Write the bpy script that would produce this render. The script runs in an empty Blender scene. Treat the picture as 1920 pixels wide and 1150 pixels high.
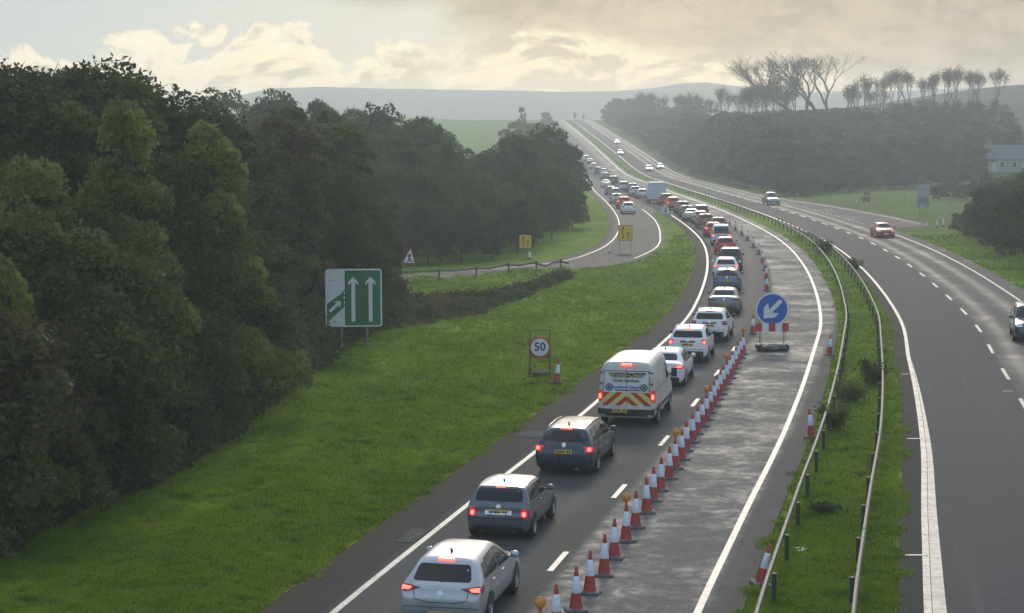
import bpy, bmesh, math, random
import numpy as np
from mathutils import Vector, Matrix
from mathutils.bvhtree import BVHTree
from mathutils.geometry import tessellate_polygon
R = random.Random(11)
NR = np.random.default_rng(7)
rad = math.radians
SC = bpy.context.scene
COL = SC.collection

# ------------------------------------------------------------------ camera, world, sun, exposure
F_PX = 3420.0; CAM_H = 10.5; PITCH = math.atan(330 / F_PX)
cam = bpy.data.objects.new('camera', bpy.data.cameras.new('camera')); COL.objects.link(cam)
cam.location = (0, 0, CAM_H); cam.rotation_euler = (math.pi / 2 - PITCH, 0, 0)
cam.data.sensor_width = 36; cam.data.lens = F_PX / 1920 * 36
cam.data.clip_start = 0.5; cam.data.clip_end = 9000
SC.camera = cam
SUN_EL, SUN_AZ = rad(27), rad(5.0)          # azimuth measured from +Y towards +X
sun = bpy.data.lights.new('sun', 'SUN'); sun.energy = 1.1; sun.angle = rad(14); sun.color = (1, .9, .74)
so = bpy.data.objects.new('sun', sun); COL.objects.link(so)
sd = Vector((math.sin(SUN_AZ) * math.cos(SUN_EL), math.cos(SUN_AZ) * math.cos(SUN_EL), math.sin(SUN_EL)))
so.rotation_euler = sd.to_track_quat('Z', 'Y').to_euler()
SC.view_settings.view_transform = 'Standard'
try: SC.view_settings.look = 'None'
except Exception: pass
SC.view_settings.exposure = 0.5; SC.view_settings.gamma = 1; SC.view_settings.use_curve_mapping = False
SC.render.engine = 'CYCLES'
SC.cycles.use_denoising = True
try: SC.cycles.denoiser = 'OPENIMAGEDENOISE'
except Exception: pass
SC.cycles.max_bounces = 6; SC.cycles.diffuse_bounces = 2; SC.cycles.glossy_bounces = 3
SC.cycles.transmission_bounces = 3; SC.cycles.volume_bounces = 1; SC.cycles.transparent_max_bounces = 4
SC.cycles.sample_clamp_indirect = 4

class NT:
    """tiny node-graph helper"""
    def __init__(s, tree): s.t = tree; s.n = tree.nodes; s.l = tree.links
    def node(s, typ, **kw):
        n = s.n.new(typ)
        for k, v in kw.items(): setattr(n, k, v)
        return n
    def put(s, sock, v):
        if hasattr(v, 'is_output') or isinstance(v, bpy.types.NodeSocket): s.l.new(v, sock)
        else: sock.default_value = v
    def m(s, op, a, b=None, c=None, clamp=False):
        n = s.node('ShaderNodeMath', operation=op, use_clamp=clamp)
        s.put(n.inputs[0], a)
        if b is not None: s.put(n.inputs[1], b)
        if c is not None: s.put(n.inputs[2], c)
        return n.outputs[0]
    def ss(s, x, lo, hi, a=0.0, b=1.0):
        n = s.node('ShaderNodeMapRange', interpolation_type='SMOOTHSTEP')
        s.put(n.inputs['Value'], x); s.put(n.inputs['From Min'], lo); s.put(n.inputs['From Max'], hi)
        n.inputs['To Min'].default_value = a; n.inputs['To Max'].default_value = b
        return n.outputs[0]
    def mix(s, f, a, b):
        n = s.node('ShaderNodeMix', data_type='RGBA')
        s.put(n.inputs[0], f)
        s.put(n.inputs[6], a if not isinstance(a, tuple) else (*a[:3], 1)); s.put(n.inputs[7], b if not isinstance(b, tuple) else (*b[:3], 1))
        return n.outputs[2]
    def noise(s, vec, scale, detail=4, rough=.55, dist=0.0):
        n = s.node('ShaderNodeTexNoise'); n.inputs['Scale'].default_value = scale; n.inputs['Detail'].default_value = detail
        n.inputs['Roughness'].default_value = rough; n.inputs['Distortion'].default_value = dist
        if vec is not None: s.l.new(vec, n.inputs['Vector'])
        return n.outputs['Fac']
    def vec(s, x, y, z):
        n = s.node('ShaderNodeCombineXYZ'); s.put(n.inputs[0], x); s.put(n.inputs[1], y); s.put(n.inputs[2], z); return n.outputs[0]
    def sep(s, v):
        n = s.node('ShaderNodeSeparateXYZ'); s.l.new(v, n.inputs[0]); return n.outputs

world = bpy.data.worlds.new('World'); SC.world = world; world.use_nodes = True
def build_world():
    g = NT(world.node_tree); g.n.clear()
    out = g.node('ShaderNodeOutputWorld'); bg = g.node('ShaderNodeBackground'); bg.inputs['Strength'].default_value = .1
    sky = g.node('ShaderNodeTexSky', sky_type='NISHITA'); sky.sun_disc = False
    sky.sun_elevation = SUN_EL; sky.sun_rotation = SUN_AZ; sky.air_density = 1.2; sky.dust_density = 2.5
    d = g.sep(g.node('ShaderNodeTexCoord').outputs['Generated'])
    az = g.m('MULTIPLY', g.m('ARCTAN2', d[0], d[1]), 57.3)      # degrees right of straight ahead
    el = g.m('MULTIPLY', g.m('ARCSINE', d[2]), 57.3)            # degrees above the horizon
    ce = g.m('MULTIPLY', g.m('LOGARITHM', g.m('ADD', g.m('MULTIPLY', g.m('MAXIMUM', el, 0.0), .14), 1.0), 2.71828), 7.14)   # clouds shrink towards the horizon
    P = lambda sx, sz, ox=0.0, oz=0.0, w=3.1: g.vec(g.m('MULTIPLY', g.m('ADD', az, ox), sx), g.m('MULTIPLY', g.m('ADD', ce, oz), sz), w)
    n1 = g.noise(P(.30, .80), 1.0, 10, .57, .7); n2 = g.noise(P(.30, .80, .2, -.2), 1.0, 10, .57, .7)      # second sample shifted towards the sun
    b1 = g.noise(P(.11, .30, 0, 0, 7.7), 1.0, 4, .5, .5)
    fine = g.noise(P(1.0, 2.6, 0, 0, 9.4), 1.0, 6, .62, .4)
    lit = g.ss(g.m('ADD', g.m('SUBTRACT', n2, n1), g.m('ADD', g.m('MULTIPLY', g.m('SUBTRACT', fine, .5), .10), g.m('MULTIPLY', g.m('SUBTRACT', b1, .5), .22))), -.055, .055)
    body = g.mix(lit, (8.2, 6.9, 4.7), (3.1, 2.75, 2.2))
    # ragged top of the cloud bank against blue sky, upper left
    topn = g.noise(P(.26, .35, 0, 0, 1.3), 1.0, 7, .6, .5)
    edge = g.m('SUBTRACT', ce, g.m('ADD', 2.15, g.m('MULTIPLY', g.m('SUBTRACT', topn, .5), 4.6)))
    blue = g.m('MULTIPLY', g.ss(edge, -.05, .18), g.ss(az, .5, -3.0))
    rim = g.m('MULTIPLY', g.m('EXPONENT', g.m('MULTIPLY', g.m('MULTIPLY', g.m('ADD', edge, .12), g.m('ADD', edge, .12)), -22.0)), g.ss(az, 1, -3))
    body = g.mix(g.m('MULTIPLY', rim, .75), body, (8.2, 7.4, 5.9))
    gapcol = g.mix(.9, sky.outputs['Color'], (2.7, 3.5, 4.2))
    col = g.mix(blue, body, g.mix(g.m('MULTIPLY', g.ss(fine, .5, .75), .5), gapcol, (5.2, 5.2, 4.9)))
    # the cloud bank stands in front; overhead and behind the sky is mostly clear blue with thin cloud
    away = g.m('MAXIMUM', g.ss(el, 9, 26), g.ss(g.m('ABSOLUTE', az), 50, 95))
    n3 = g.noise(g.node('ShaderNodeTexCoord').outputs['Generated'], 2.2, 6, .6, .4)
    clear = g.mix(g.ss(n3, .48, .66), g.mix(.35, sky.outputs['Color'], (5.2, 7.6, 11.0)), (7.4, 7.8, 8.2))
    # grey sheet on the right and high up
    sh = g.m('ADD', g.m('ADD', ce, g.m('MULTIPLY', az, .12)), g.m('MULTIPLY', g.m('SUBTRACT', g.noise(P(.10, .6, 0, 0, 1.7), 1.3, 7, .6, .4), .5), 2.6))
    col = g.mix(g.m('MULTIPLY', g.ss(sh, 2.3, 3.1), .93), col, g.mix(g.ss(g.m('ADD', fine, g.m('MULTIPLY', n1, .6)), .6, 1.0), (2.4, 2.05, 1.7), (3.9, 3.25, 2.4)))
    # warm glow above the far hills where the sun stands behind the cloud
    daz = g.m('MULTIPLY', g.m('SUBTRACT', az, 1.5), .085)
    glow = g.m('MULTIPLY', g.m('EXPONENT', g.m('MULTIPLY', g.m('MULTIPLY', daz, daz), -1.0)), g.m('EXPONENT', g.m('MULTIPLY', g.m('MAXIMUM', el, 0.0), -.42)))
    col = g.mix(g.m('MULTIPLY', glow, .8), col, (10.6, 7.9, 3.6))
    low = g.m('EXPONENT', g.m('MULTIPLY', g.m('MAXIMUM', el, 0.0), -.9))
    col = g.mix(g.m('MULTIPLY', low, .45), col, (6.4, 4.9, 2.7))
    col = g.mix(g.m('MULTIPLY', away, .92), col, clear)
    g.l.new(col, bg.inputs['Color']); g.l.new(bg.outputs[0], out.inputs['Surface'])
build_world()

# ------------------------------------------------------------------ helpers
MATS = {}
def pmat(name, col, rough=.6, metal=0.0, emit=None, estr=0.0, coat=0.0, spec=.5, noise=None, bump=None):
    """principled material; noise=(scale, amount) varies value, bump=(scale, strength)"""
    if name in MATS: return MATS[name]
    m = bpy.data.materials.new(name); m.use_nodes = True; g = NT(m.node_tree); b = g.n['Principled BSDF']
    b.inputs['Base Color'].default_value = (*col, 1); b.inputs['Roughness'].default_value = rough; b.inputs['Metallic'].default_value = metal
    b.inputs['Specular IOR Level'].default_value = spec; b.inputs['Coat Weight'].default_value = coat; b.inputs['Coat Roughness'].default_value = .06
    if emit: b.inputs['Emission Color'].default_value = (*emit, 1); b.inputs['Emission Strength'].default_value = estr
    if noise or bump: tc = g.node('ShaderNodeTexCoord').outputs['Object']
    if noise:
        f = g.noise(tc, noise[0], 6, .65)
        c = g.mix(g.ss(f, .3, .7), tuple(x * (1 - noise[1]) for x in col), tuple(min(1, x * (1 + noise[1])) for x in col))
        g.l.new(c, b.inputs['Base Color'])
        g.l.new(g.ss(f, .2, .8, max(.03, rough - .08), min(1, rough + .1)), b.inputs['Roughness'])
    if bump:
        bn = g.node('ShaderNodeBump'); bn.inputs['Strength'].default_value = bump[1]; bn.inputs['Distance'].default_value = .05
        g.l.new(g.noise(tc, bump[0], 5, .6), bn.inputs['Height']); g.l.new(bn.outputs[0], b.inputs['Normal'])
    MATS[name] = m
    return m

def npmesh(name, V, faces, mat=None, smooth=False, uv=None):
    """fast mesh from arrays; faces is an (N,3) or (N,4) array"""
    me = bpy.data.meshes.new(name); V = np.asarray(V, np.float32); Fa = np.asarray(faces, np.int32); k = Fa.shape[1]
    me.vertices.add(len(V)); me.vertices.foreach_set('co', V.ravel())
    me.loops.add(Fa.size); me.loops.foreach_set('vertex_index', Fa.ravel())
    me.polygons.add(len(Fa)); me.polygons.foreach_set('loop_start', np.arange(0, Fa.size, k, dtype=np.int32))
    try: me.polygons.foreach_set('loop_total', np.full(len(Fa), k, np.int32))
    except Exception: pass
    me.update(calc_edges=True)
    if uv is not None:
        l = me.uv_layers.new(name='UVMap'); l.data.foreach_set('uv', np.asarray(uv, np.float32)[Fa.ravel()].ravel())
    me.polygons.foreach_set('use_smooth', np.full(len(Fa), smooth, bool))
    if mat: me.materials.append(mat)
    me.validate()
    return me

def link(name, me, parent=None, loc=(0, 0, 0), rot=(0, 0, 0), scale=(1, 1, 1)):
    o = bpy.data.objects.new(name, me); COL.objects.link(o); o.parent = parent; o.location = loc; o.rotation_euler = rot; o.scale = scale
    return o

class MB:
    """collects simple shapes into one mesh"""
    def __init__(s): s.v = []; s.f = []; s.s = []
    def add(s, V, Fs, smooth=False):
        b = len(s.v); s.v += [tuple(v) for v in V]; s.f += [tuple(i + b for i in f) for f in Fs]; s.s += [smooth] * len(Fs); return s
    def box(s, c, d, rz=0, tilt=0):
        x, y, z = (k / 2 for k in d); V = []
        M = Matrix.Translation(c) @ Matrix.Rotation(rz, 4, 'Z') @ Matrix.Rotation(tilt, 4, 'X')
        for a in (-x, x):
            for b in (-y, y):
                for e in (-z, z): V.append(M @ Vector((a, b, e)))
        return s.add(V, [(0, 1, 3, 2), (4, 6, 7, 5), (0, 4, 5, 1), (2, 3, 7, 6), (0, 2, 6, 4), (1, 5, 7, 3)])
    def tube(s, pts, rr, n=8, caps=True, smooth=True):
        pts = [Vector(p) for p in pts]; rr = rr if isinstance(rr, (list, tuple)) else [rr] * len(pts)
        V = []; Fs = []
        for i, p in enumerate(pts):
            d = (pts[min(i + 1, len(pts) - 1)] - pts[max(i - 1, 0)]).normalized()
            u = d.cross(Vector((0, 0, 1)));  u = Vector((1, 0, 0)) if u.length < 1e-4 else u.normalized(); w = d.cross(u)
            for k in range(n):
                a = 2 * math.pi * k / n; V.append(p + (u * math.cos(a) + w * math.sin(a)) * rr[i])
        for i in range(len(pts) - 1):
            for k in range(n): Fs.append((i * n + k, i * n + (k + 1) % n, (i + 1) * n + (k + 1) % n, (i + 1) * n + k))
        s.add(V, Fs, smooth)
        if caps: s.add(V[:n], [tuple(range(n))]); s.add(V[-n:], [tuple(range(n))])
        return s
    def lathe(s, prof, n=20, M=None, smooth=True, caps=True):
        M = M or Matrix.Identity(4); V = []; Fs = []
        for r, z in prof:
            for k in range(n): a = 2 * math.pi * (k + .5) / n; V.append(M @ Vector((r * math.cos(a), r * math.sin(a), z)))
        for i in range(len(prof) - 1):
            for k in range(n): Fs.append((i * n + k, i * n + (k + 1) % n, (i + 1) * n + (k + 1) % n, (i + 1) * n + k))
        s.add(V, Fs, smooth)
        if caps: s.add(V[:n], [tuple(range(n))[::-1]]); s.add(V[-n:], [tuple(range(n))])
        return s
    def plate(s, poly, y, t=.004):
        """outline in (x,z) standing at depth y facing -y, thickness t behind it"""
        n = len(poly); V = [(x, y, z) for x, z in poly] + [(x, y + t, z) for x, z in poly]
        T = tessellate_polygon([[Vector((x, z, 0)) for x, z in poly]])
        Fs = [tuple(t_) for t_ in T] + [tuple(i + n for i in t_) for t_ in T]
        Fs += [(i, (i + 1) % n, (i + 1) % n + n, i + n) for i in range(n)]
        return s.add(V, Fs)
    def me(s, name, mat):
        m = bpy.data.meshes.new(name); m.from_pydata([tuple(v) for v in s.v], [], s.f)
        m.polygons.foreach_set('use_smooth', s.s); (m.materials.append(mat) if mat else None)
        bm = bmesh.new(); bm.from_mesh(m); bmesh.ops.recalc_face_normals(bm, faces=bm.faces); bm.to_mesh(m); bm.free()
        return m
    def ob(s, name, mat, parent=None): return link(name, s.me(name, mat), parent)

def tag(o, label=None, cat=None, group=None, kind=None):
    for k, v in (('label', label), ('category', cat), ('group', group), ('kind', kind)):
        if v: o[k] = v
    return o
def thing(name, label, cat, loc=(0, 0, 0), rz=0, group=None):
    o = bpy.data.objects.new(name, None); COL.objects.link(o); o.location = loc; o.rotation_euler = (0, 0, rz); o.empty_display_size = .2
    return tag(o, label, cat, group)
def dup(root, loc, rz=0, label=None, group=None, scale=None, lean=None):
    r = root.copy(); COL.objects.link(r); r.location = loc; r.rotation_euler = (lean[0] if lean else 0, lean[1] if lean else 0, rz)
    if scale: r.scale = scale
    if label: r['label'] = label
    if group: r['group'] = group
    for ch in KIDS.get(root.name, ()):
        c = ch.copy(); COL.objects.link(c); c.parent = r
        for g_ in KIDS.get(ch.name, ()):
            d = g_.copy(); COL.objects.link(d); d.parent = c
    return r
KIDS = {}
def reg(root):
    def walk(o):
        KIDS[o.name] = list(o.children)
        for c in o.children: walk(c)
    walk(root); return root

# ------------------------------------------------------------------ terrain height and the road's plan
def prof(Y):
    Y = np.asarray(Y, float)
    return np.where(Y < 400, 0, np.where(Y < 480, .04 * (Y - 400) ** 2 / 160, np.where(Y < 800, 1.6 + .04 * (Y - 480),
           14.4 + .04 * (Y - 800) - .0004 * (np.minimum(Y, 1000) - 800) ** 2 - .072 * np.maximum(Y - 1000, 0) - .04 * np.maximum(Y - 1000, 0) * 0)))
def cr(pts, step=2.0):
    """dense smooth curve through plan points"""
    P = np.array(pts, float); out = []
    for i in range(len(P) - 1):
        p0 = P[max(i - 1, 0)]; p1 = P[i]; p2 = P[i + 1]; p3 = P[min(i + 2, len(P) - 1)]
        n = max(2, int(np.linalg.norm(p2 - p1) / step))
        for t in np.linspace(0, 1, n, endpoint=False):
            out.append(.5 * (2 * p1 + (p2 - p0) * t + (2 * p0 - 5 * p1 + 4 * p2 - p3) * t * t + (3 * p1 - p0 - 3 * p2 + p3) * t ** 3))
    out.append(P[-1]); out = np.array(out)
    for _ in range(6): out[1:-1] = (out[:-2] + 2 * out[1:-1] + out[2:]) / 4
    return out
REF = cr([(-1.0, 14), (4.0, 39), (5.2, 44), (6.5, 50), (8.4, 58), (10.6, 68), (12.7, 78), (14.7, 88), (16.7, 98), (18.9, 112), (21.1, 128), (22.9, 143),
          (24.7, 161), (26, 179), (26.9, 200), (27.5, 225), (27.7, 250), (27.6, 280), (27.3, 330), (27, 400), (26.7, 480), (26, 570), (25, 660), (23.6, 760), (22.4, 850), (21, 960), (20, 1050)])
_d = np.gradient(REF, axis=0); _d /= np.linalg.norm(_d, axis=1)[:, None]; RN = np.stack([_d[:, 1], -_d[:, 0]], 1)   # points right
def offs(spec):
    """plan curve at an offset to the right of REF; spec a number or [(Y,off),..]"""
    if isinstance(spec, (int, float)): o = np.full(len(REF), float(spec))
    else: o = np.interp(REF[:, 1], [a for a, b in spec], [b for a, b in spec])
    return REF + RN * o[:, None]
def refx(Y): return np.interp(Y, REF[:, 1], REF[:, 0])
def tang(Y):
    a = np.interp(Y, REF[:, 1], _d[:, 0]); return math.atan2(-a, math.sqrt(max(0, 1 - a * a)))      # z rotation that turns +y along the road
SLC = [(-70, 118), (-45, 121.5), (-25, 126), (-8, 132), (3.4, 145), (5.9, 153), (8.2, 164), (10.3, 181), (12.0, 204), (13.1, 230), (13.9, 268), (14.4, 317), (15.0, 345), (16.2, 400), (17.8, 470), (18.6, 530), (18.4, 600)]
SL = cr(SLC)
def nrm(P):
    d = np.gradient(P, axis=0); d /= np.linalg.norm(d, axis=1)[:, None]; return np.stack([d[:, 1], -d[:, 0]], 1)
SLN = nrm(SL)
def sm(x, a, b): t = np.clip((x - a) / (b - a), 0, 1); return t * t * (3 - 2 * t)
BANK = cr([(-60, 111), (-30, 116), (-8, 123.2), (0, 129.5), (4.2, 135.5)], 1.5)
def terrain(X, Y):
    X = np.asarray(X, float); Y = np.asarray(Y, float); z = prof(np.maximum(Y, 0))
    o = X - refx(Y)
    z = z + 9.0 * sm(o, 24, 85) * sm(Y, 300, 440) * (1 - sm(Y, 620, 820))
    z = z + 9.0 * sm(X, 105, 190) * sm(Y, 360, 560) * (1 - sm(Y, 700, 900))
    z = z + 1.2 * sm(o, 40, 80) * sm(Y, 240, 340)
    z = z + 3.0 * sm(-o, 40, 110) * sm(Y, 100, 300)
    return z
def bankz(X, Y):
    X = np.asarray(X, float); Y = np.asarray(Y, float)
    d2 = np.min((X[..., None] - BANK[::2, 0]) ** 2 + (Y[..., None] - BANK[::2, 1]) ** 2, axis=-1)
    return .55 * np.exp(-d2 / 1.8 ** 2)
def ground(X, Y):
    X = np.asarray(X, float); Y = np.asarray(Y, float)
    z = terrain(X, Y)
    o = X - refx(Y); z = z + (.12 * np.sin(X * .71 + Y * .23) * np.sin(Y * .37 - X * .19)) * sm(-o, 11, 13) * (Y > 20) * (Y < 140)
    near = (Y > 100) & (Y < 145) & (X < 12)
    return np.where(near, z + bankz(X, Y), z)
def gz(x, y): return float(ground(np.array([x]), np.array([y]))[0])
def at(px, py, dz=0.0, flat=True):
    """point of the road surface seen at photo pixel (px,py)"""
    v = -(py - 575.0); dy = F_PX * math.cos(PITCH) + v * math.sin(PITCH); dzz = -F_PX * math.sin(PITCH) + v * math.cos(PITCH); dx = px - 960.0
    Y = np.linspace(25, 900, 12000)
    g_ = prof(Y) if flat else ground(dx / dy * Y, Y)
    z = CAM_H + dzz / dy * Y - g_ - dz
    s = np.where(z < 0)[0]; i = int(s[0]) if len(s) else len(Y) - 1
    i = max(i, 1); t = z[i - 1] / (z[i - 1] - z[i] + 1e-9); t = min(max(t, 0), 1); y = Y[i - 1] + t * (Y[1] - Y[0])
    return Vector((dx / dy * y, y, float(prof(y)) if flat else gz(dx / dy * y, y)))

# ------------------------------------------------------------------ materials of the setting
def grass_mat(name, tuft=False):
    m = bpy.data.materials.new(name); m.use_nodes = True; g = NT(m.node_tree); b = g.n['Principled BSDF']
    p = g.node('ShaderNodeNewGeometry').outputs['Position']
    n1 = g.noise(p, .16, 5, .6); n2 = g.noise(p, 1.1, 5, .65); n3 = g.noise(p, 6.0, 4, .7)
    c = g.mix(g.ss(n1, .35, .65), (.122, .205, .017), (.195, .285, .023))
    c = g.mix(g.m('MULTIPLY', g.ss(n2, .50, .68), .85), c, (.038, .082, .012))
    c = g.mix(g.m('MULTIPLY', g.ss(n2, .46, .30), .45), c, (.165, .20, .035))
    q = g.sep(p); dull = g.m('MULTIPLY', g.ss(q[0], 34, 44), g.ss(q[1], 150, 215)); c = g.mix(g.m('MULTIPLY', dull, g.ss(n2, .3, .7, .35, .85)), c, (.072, .088, .036))
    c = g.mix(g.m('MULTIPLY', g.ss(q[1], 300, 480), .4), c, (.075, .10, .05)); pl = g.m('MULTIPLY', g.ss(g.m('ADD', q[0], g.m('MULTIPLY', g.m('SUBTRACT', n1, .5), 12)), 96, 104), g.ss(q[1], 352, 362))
    c = g.mix(g.m('MULTIPLY', pl, .9), c, (.085, .075, .060))
    if tuft:
        r = g.node('ShaderNodeNewGeometry').outputs['Random Per Island']
        c = g.mix(g.m('MULTIPLY', g.ss(r, .0, 1.0), .5), c, (.19, .30, .036))
        c = g.mix(g.ss(r, .90, .94), c, (.26, .24, .10)); c = g.mix(g.m('MULTIPLY', g.ss(r, .12, .08), .7), c, (.03, .055, .012))
    else:
        c = g.mix(g.m('MULTIPLY', g.ss(n3, .5, .75), .5), c, (.042, .06, .018))
        # bare, browner soil beside the tarmac comes from the second uv-free noise
        far = g.noise(p, .012, 3, .5)
        c = g.mix(g.m('MULTIPLY', g.ss(far, .52, .62), .35), c, (.085, .095, .04))
    g.l.new(c, b.inputs['Base Color']); b.inputs['Roughness'].default_value = .95; b.inputs['Specular IOR Level'].default_value = .05
    if tuft:
        out = g.n['Material Output']; tr = g.node('ShaderNodeBsdfTranslucent'); g.l.new(c, tr.inputs['Color'])
        mx = g.node('ShaderNodeMixShader'); mx.inputs[0].default_value = .55; g.l.new(b.outputs[0], mx.inputs[1]); g.l.new(tr.outputs[0], mx.inputs[2]); g.l.new(mx.outputs[0], out.inputs['Surface'])
    else:
        bn = g.node('ShaderNodeBump'); bn.inputs['Strength'].default_value = 1.0; bn.inputs['Distance'].default_value = .35
        h = g.m('ADD', g.m('MULTIPLY', n2, 1.0), g.m('MULTIPLY', n3, .35)); g.l.new(h, bn.inputs['Height']); g.l.new(bn.outputs[0], b.inputs['Normal'])
    return m
GRASS = grass_mat('grass_ground'); TUFT = grass_mat('grass_blades', True)

def road_mat(name, kind):
    """uv: x metres across from the left edge, y metres along"""
    m = bpy.data.materials.new(name); m.use_nodes = True; g = NT(m.node_tree); b = g.n['Principled BSDF']
    uv = g.node('ShaderNodeTexCoord').outputs['UV']; u = g.sep(uv); p = g.node('ShaderNodeNewGeometry').outputs['Position']
    grit = g.noise(p, 26, 3, .8); med = g.noise(p, 2.2, 6, .68, .4); big = g.noise(p, .33, 5, .6, .6)
    strk = g.noise(g.vec(g.m('MULTIPLY', u[0], 1.3), g.m('MULTIPLY', u[1], .05), 0.0), 1.0, 5, .6)
    lane = lambda c, w: g.m('EXPONENT', g.m('MULTIPLY', g.m('POWER', g.m('DIVIDE', g.m('SUBTRACT', u[0], c), w), 2), -1.0))
    if kind == 'left':      # u 0..10.3: hard strip 0-1.7, lane one 1.7-5.5, closed lane 5.5-9.3, strip beyond
        old = g.ss(g.m('ADD', u[0], g.m('MULTIPLY', g.m('SUBTRACT', strk, .5), .25)), 5.6, 5.9)           # older, paler surface of the outer lane
        c = g.mix(old, (.060, .060, .062), (.120, .116, .108)); c = g.mix(g.m('MULTIPLY', g.ss(u[1], 95, 150), .7), c, (.105, .102, .096))
        c = g.mix(g.m('MULTIPLY', old, g.m('MULTIPLY', g.ss(g.m('ADD', big, g.m('MULTIPLY', g.m('SUBTRACT', med, .5), 1.2)), .35, .80), .42)), c, (.235, .225, .205))
        c = g.mix(g.m('MULTIPLY', g.ss(u[0], 9.45, 9.65), .8), c, (.055, .053, .052))
        c = g.mix(g.m('MULTIPLY', g.ss(u[0], 1.55, 1.25), .75), c, (.040, .038, .036))
        dirt = g.m('MULTIPLY', g.ss(g.m('ADD', u[0], g.m('MULTIPLY', g.m('SUBTRACT', med, .5), 1.2)), .9, .1), .8)
        c = g.mix(dirt, c, (.050, .040, .028))
        rg_hi, rg_lo = .85, .60
        wet = g.m('MULTIPLY', old, g.ss(g.m('ADD', big, g.m('MULTIPLY', g.m('SUBTRACT', med, .5), .9)), .35, .80))
        wet = g.m('ADD', wet, g.m('MULTIPLY', g.m('ADD', lane(2.7, .4), lane(4.5, .4)), .14), clamp=True)
        wet = g.m('MULTIPLY', wet, g.ss(u[0], 9.8, 9.3))
    elif kind == 'right':   # u 0..14: R2 at .65, M2 at 4.5, R3 at 8.6
        near = g.ss(u[0], 4.55, 4.75)
        c = g.mix(near, (.055, .056, .060), (.080, .079, .077))
        c = g.mix(g.m('MULTIPLY', g.ss(u[0], .62, .5), .9), c, (.035, .034, .032))
        wet = g.m('MULTIPLY', near, g.m('ADD', g.m('MULTIPLY', g.m('ADD', lane(5.5, .42), lane(7.35, .45)), .45), g.m('MULTIPLY', g.ss(big, .5, .7), .35)), clamp=True)
        rg_hi, rg_lo = .85, .48
    else:
        c = g.mix(g.ss(big, .3, .7), (.058, .057, .056), (.078, .076, .072)); rg_hi, rg_lo = .85, .6
        wet = g.m('MULTIPLY', g.ss(med, .45, .65), .5)
    c = g.mix(g.m('MULTIPLY', g.ss(grit, .45, .7), .35), c, (.15, .145, .135))
    c = g.mix(g.m('MULTIPLY', g.ss(g.noise(p, 7.0, 5, .75, .3), .5, .68), .5), c, (.036, .035, .034))
    c = g.mix(g.m('MULTIPLY', g.ss(strk, .55, .75), .35), c, (.12, .115, .105))
    # faint transverse joints and tar lines
    jt = g.m('MULTIPLY', g.ss(g.m('ABSOLUTE', g.m('SUBTRACT', g.m('FRACT', g.m('MULTIPLY', g.m('ADD', u[1], g.m('MULTIPLY', med, .35)), 1 / 11.3)), .5)), .0035, .0015), .5)
    c = g.mix(jt, c, (.03, .03, .03))
    g.l.new(c, b.inputs['Base Color'])
    g.l.new(g.m('ADD', g.m('SUBTRACT', rg_hi, g.m('MULTIPLY', wet, rg_hi - rg_lo)), g.m('MULTIPLY', g.m('SUBTRACT', grit, .5), .15)), b.inputs['Roughness'])
    g.l.new(g.m('MULTIPLY', g.m('ADD', g.m('MULTIPLY', wet, .22), .10), (g.ss(u[0], 1.3, 1.75, .35, 1.0) if kind == 'left' else g.ss(u[0], .5, .8, .4, 1.0))), b.inputs['Specular IOR Level'])
    bn = g.node('ShaderNodeBump'); bn.inputs['Strength'].default_value = .55; bn.inputs['Distance'].default_value = .02
    g.l.new(g.m('ADD', g.m('MULTIPLY', grit, .5), med), bn.inputs['Height']); g.l.new(bn.outputs[0], b.inputs['Normal'])
    return m
def paint_mat(name, wear=.5, col=(.37, .37, .35), sc=9):
    m = bpy.data.materials.new(name); m.use_nodes = True; g = NT(m.node_tree); b = g.n['Principled BSDF']
    p = g.node('ShaderNodeNewGeometry').outputs['Position']
    n = g.noise(p, sc, 6, .75); n2 = g.noise(p, 1.3, 4, .6)
    f = g.ss(g.m('ADD', n, g.m('MULTIPLY', g.m('SUBTRACT', n2, .5), .5)), .68 - wear * .3, .80 - wear * .15)
    g.l.new(g.mix(f, g.mix(g.ss(n2, .3, .7), col, tuple(x * .8 for x in col)), (.10, .098, .092)), b.inputs['Base Color']); b.inputs['Roughness'].default_value = .5
    return m
PAINT = paint_mat('white_line_paint', .62); PAINT_WORN = paint_mat('worn_white_paint', .9, (.37, .37, .35), 5)

# ------------------------------------------------------------------ ground and hills
def build_ground():
    xs = np.concatenate([np.linspace(-1800, -400, 10), np.linspace(-340, -90, 14), np.linspace(-80, 130, 141), np.linspace(140, 400, 30), np.linspace(500, 1800, 10)])
    ys = np.concatenate([np.linspace(-250, 10, 8), np.linspace(20, 160, 94), np.linspace(163, 500, 100), np.linspace(505, 1100, 90), np.linspace(1120, 1900, 14)])
    X, Y = np.meshgrid(xs, ys); Z = np.zeros_like(X)
    for i in range(X.shape[0]): Z[i] = ground(X[i], Y[i])
    Z = np.maximum(Z, -8)
    ny, nx = X.shape; idx = np.arange(ny * nx).reshape(ny, nx)
    Fa = np.stack([idx[:-1, :-1].ravel(), idx[:-1, 1:].ravel(), idx[1:, 1:].ravel(), idx[1:, :-1].ravel()], 1)
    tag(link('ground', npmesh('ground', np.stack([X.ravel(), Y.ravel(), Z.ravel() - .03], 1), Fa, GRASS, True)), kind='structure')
build_ground()

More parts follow.
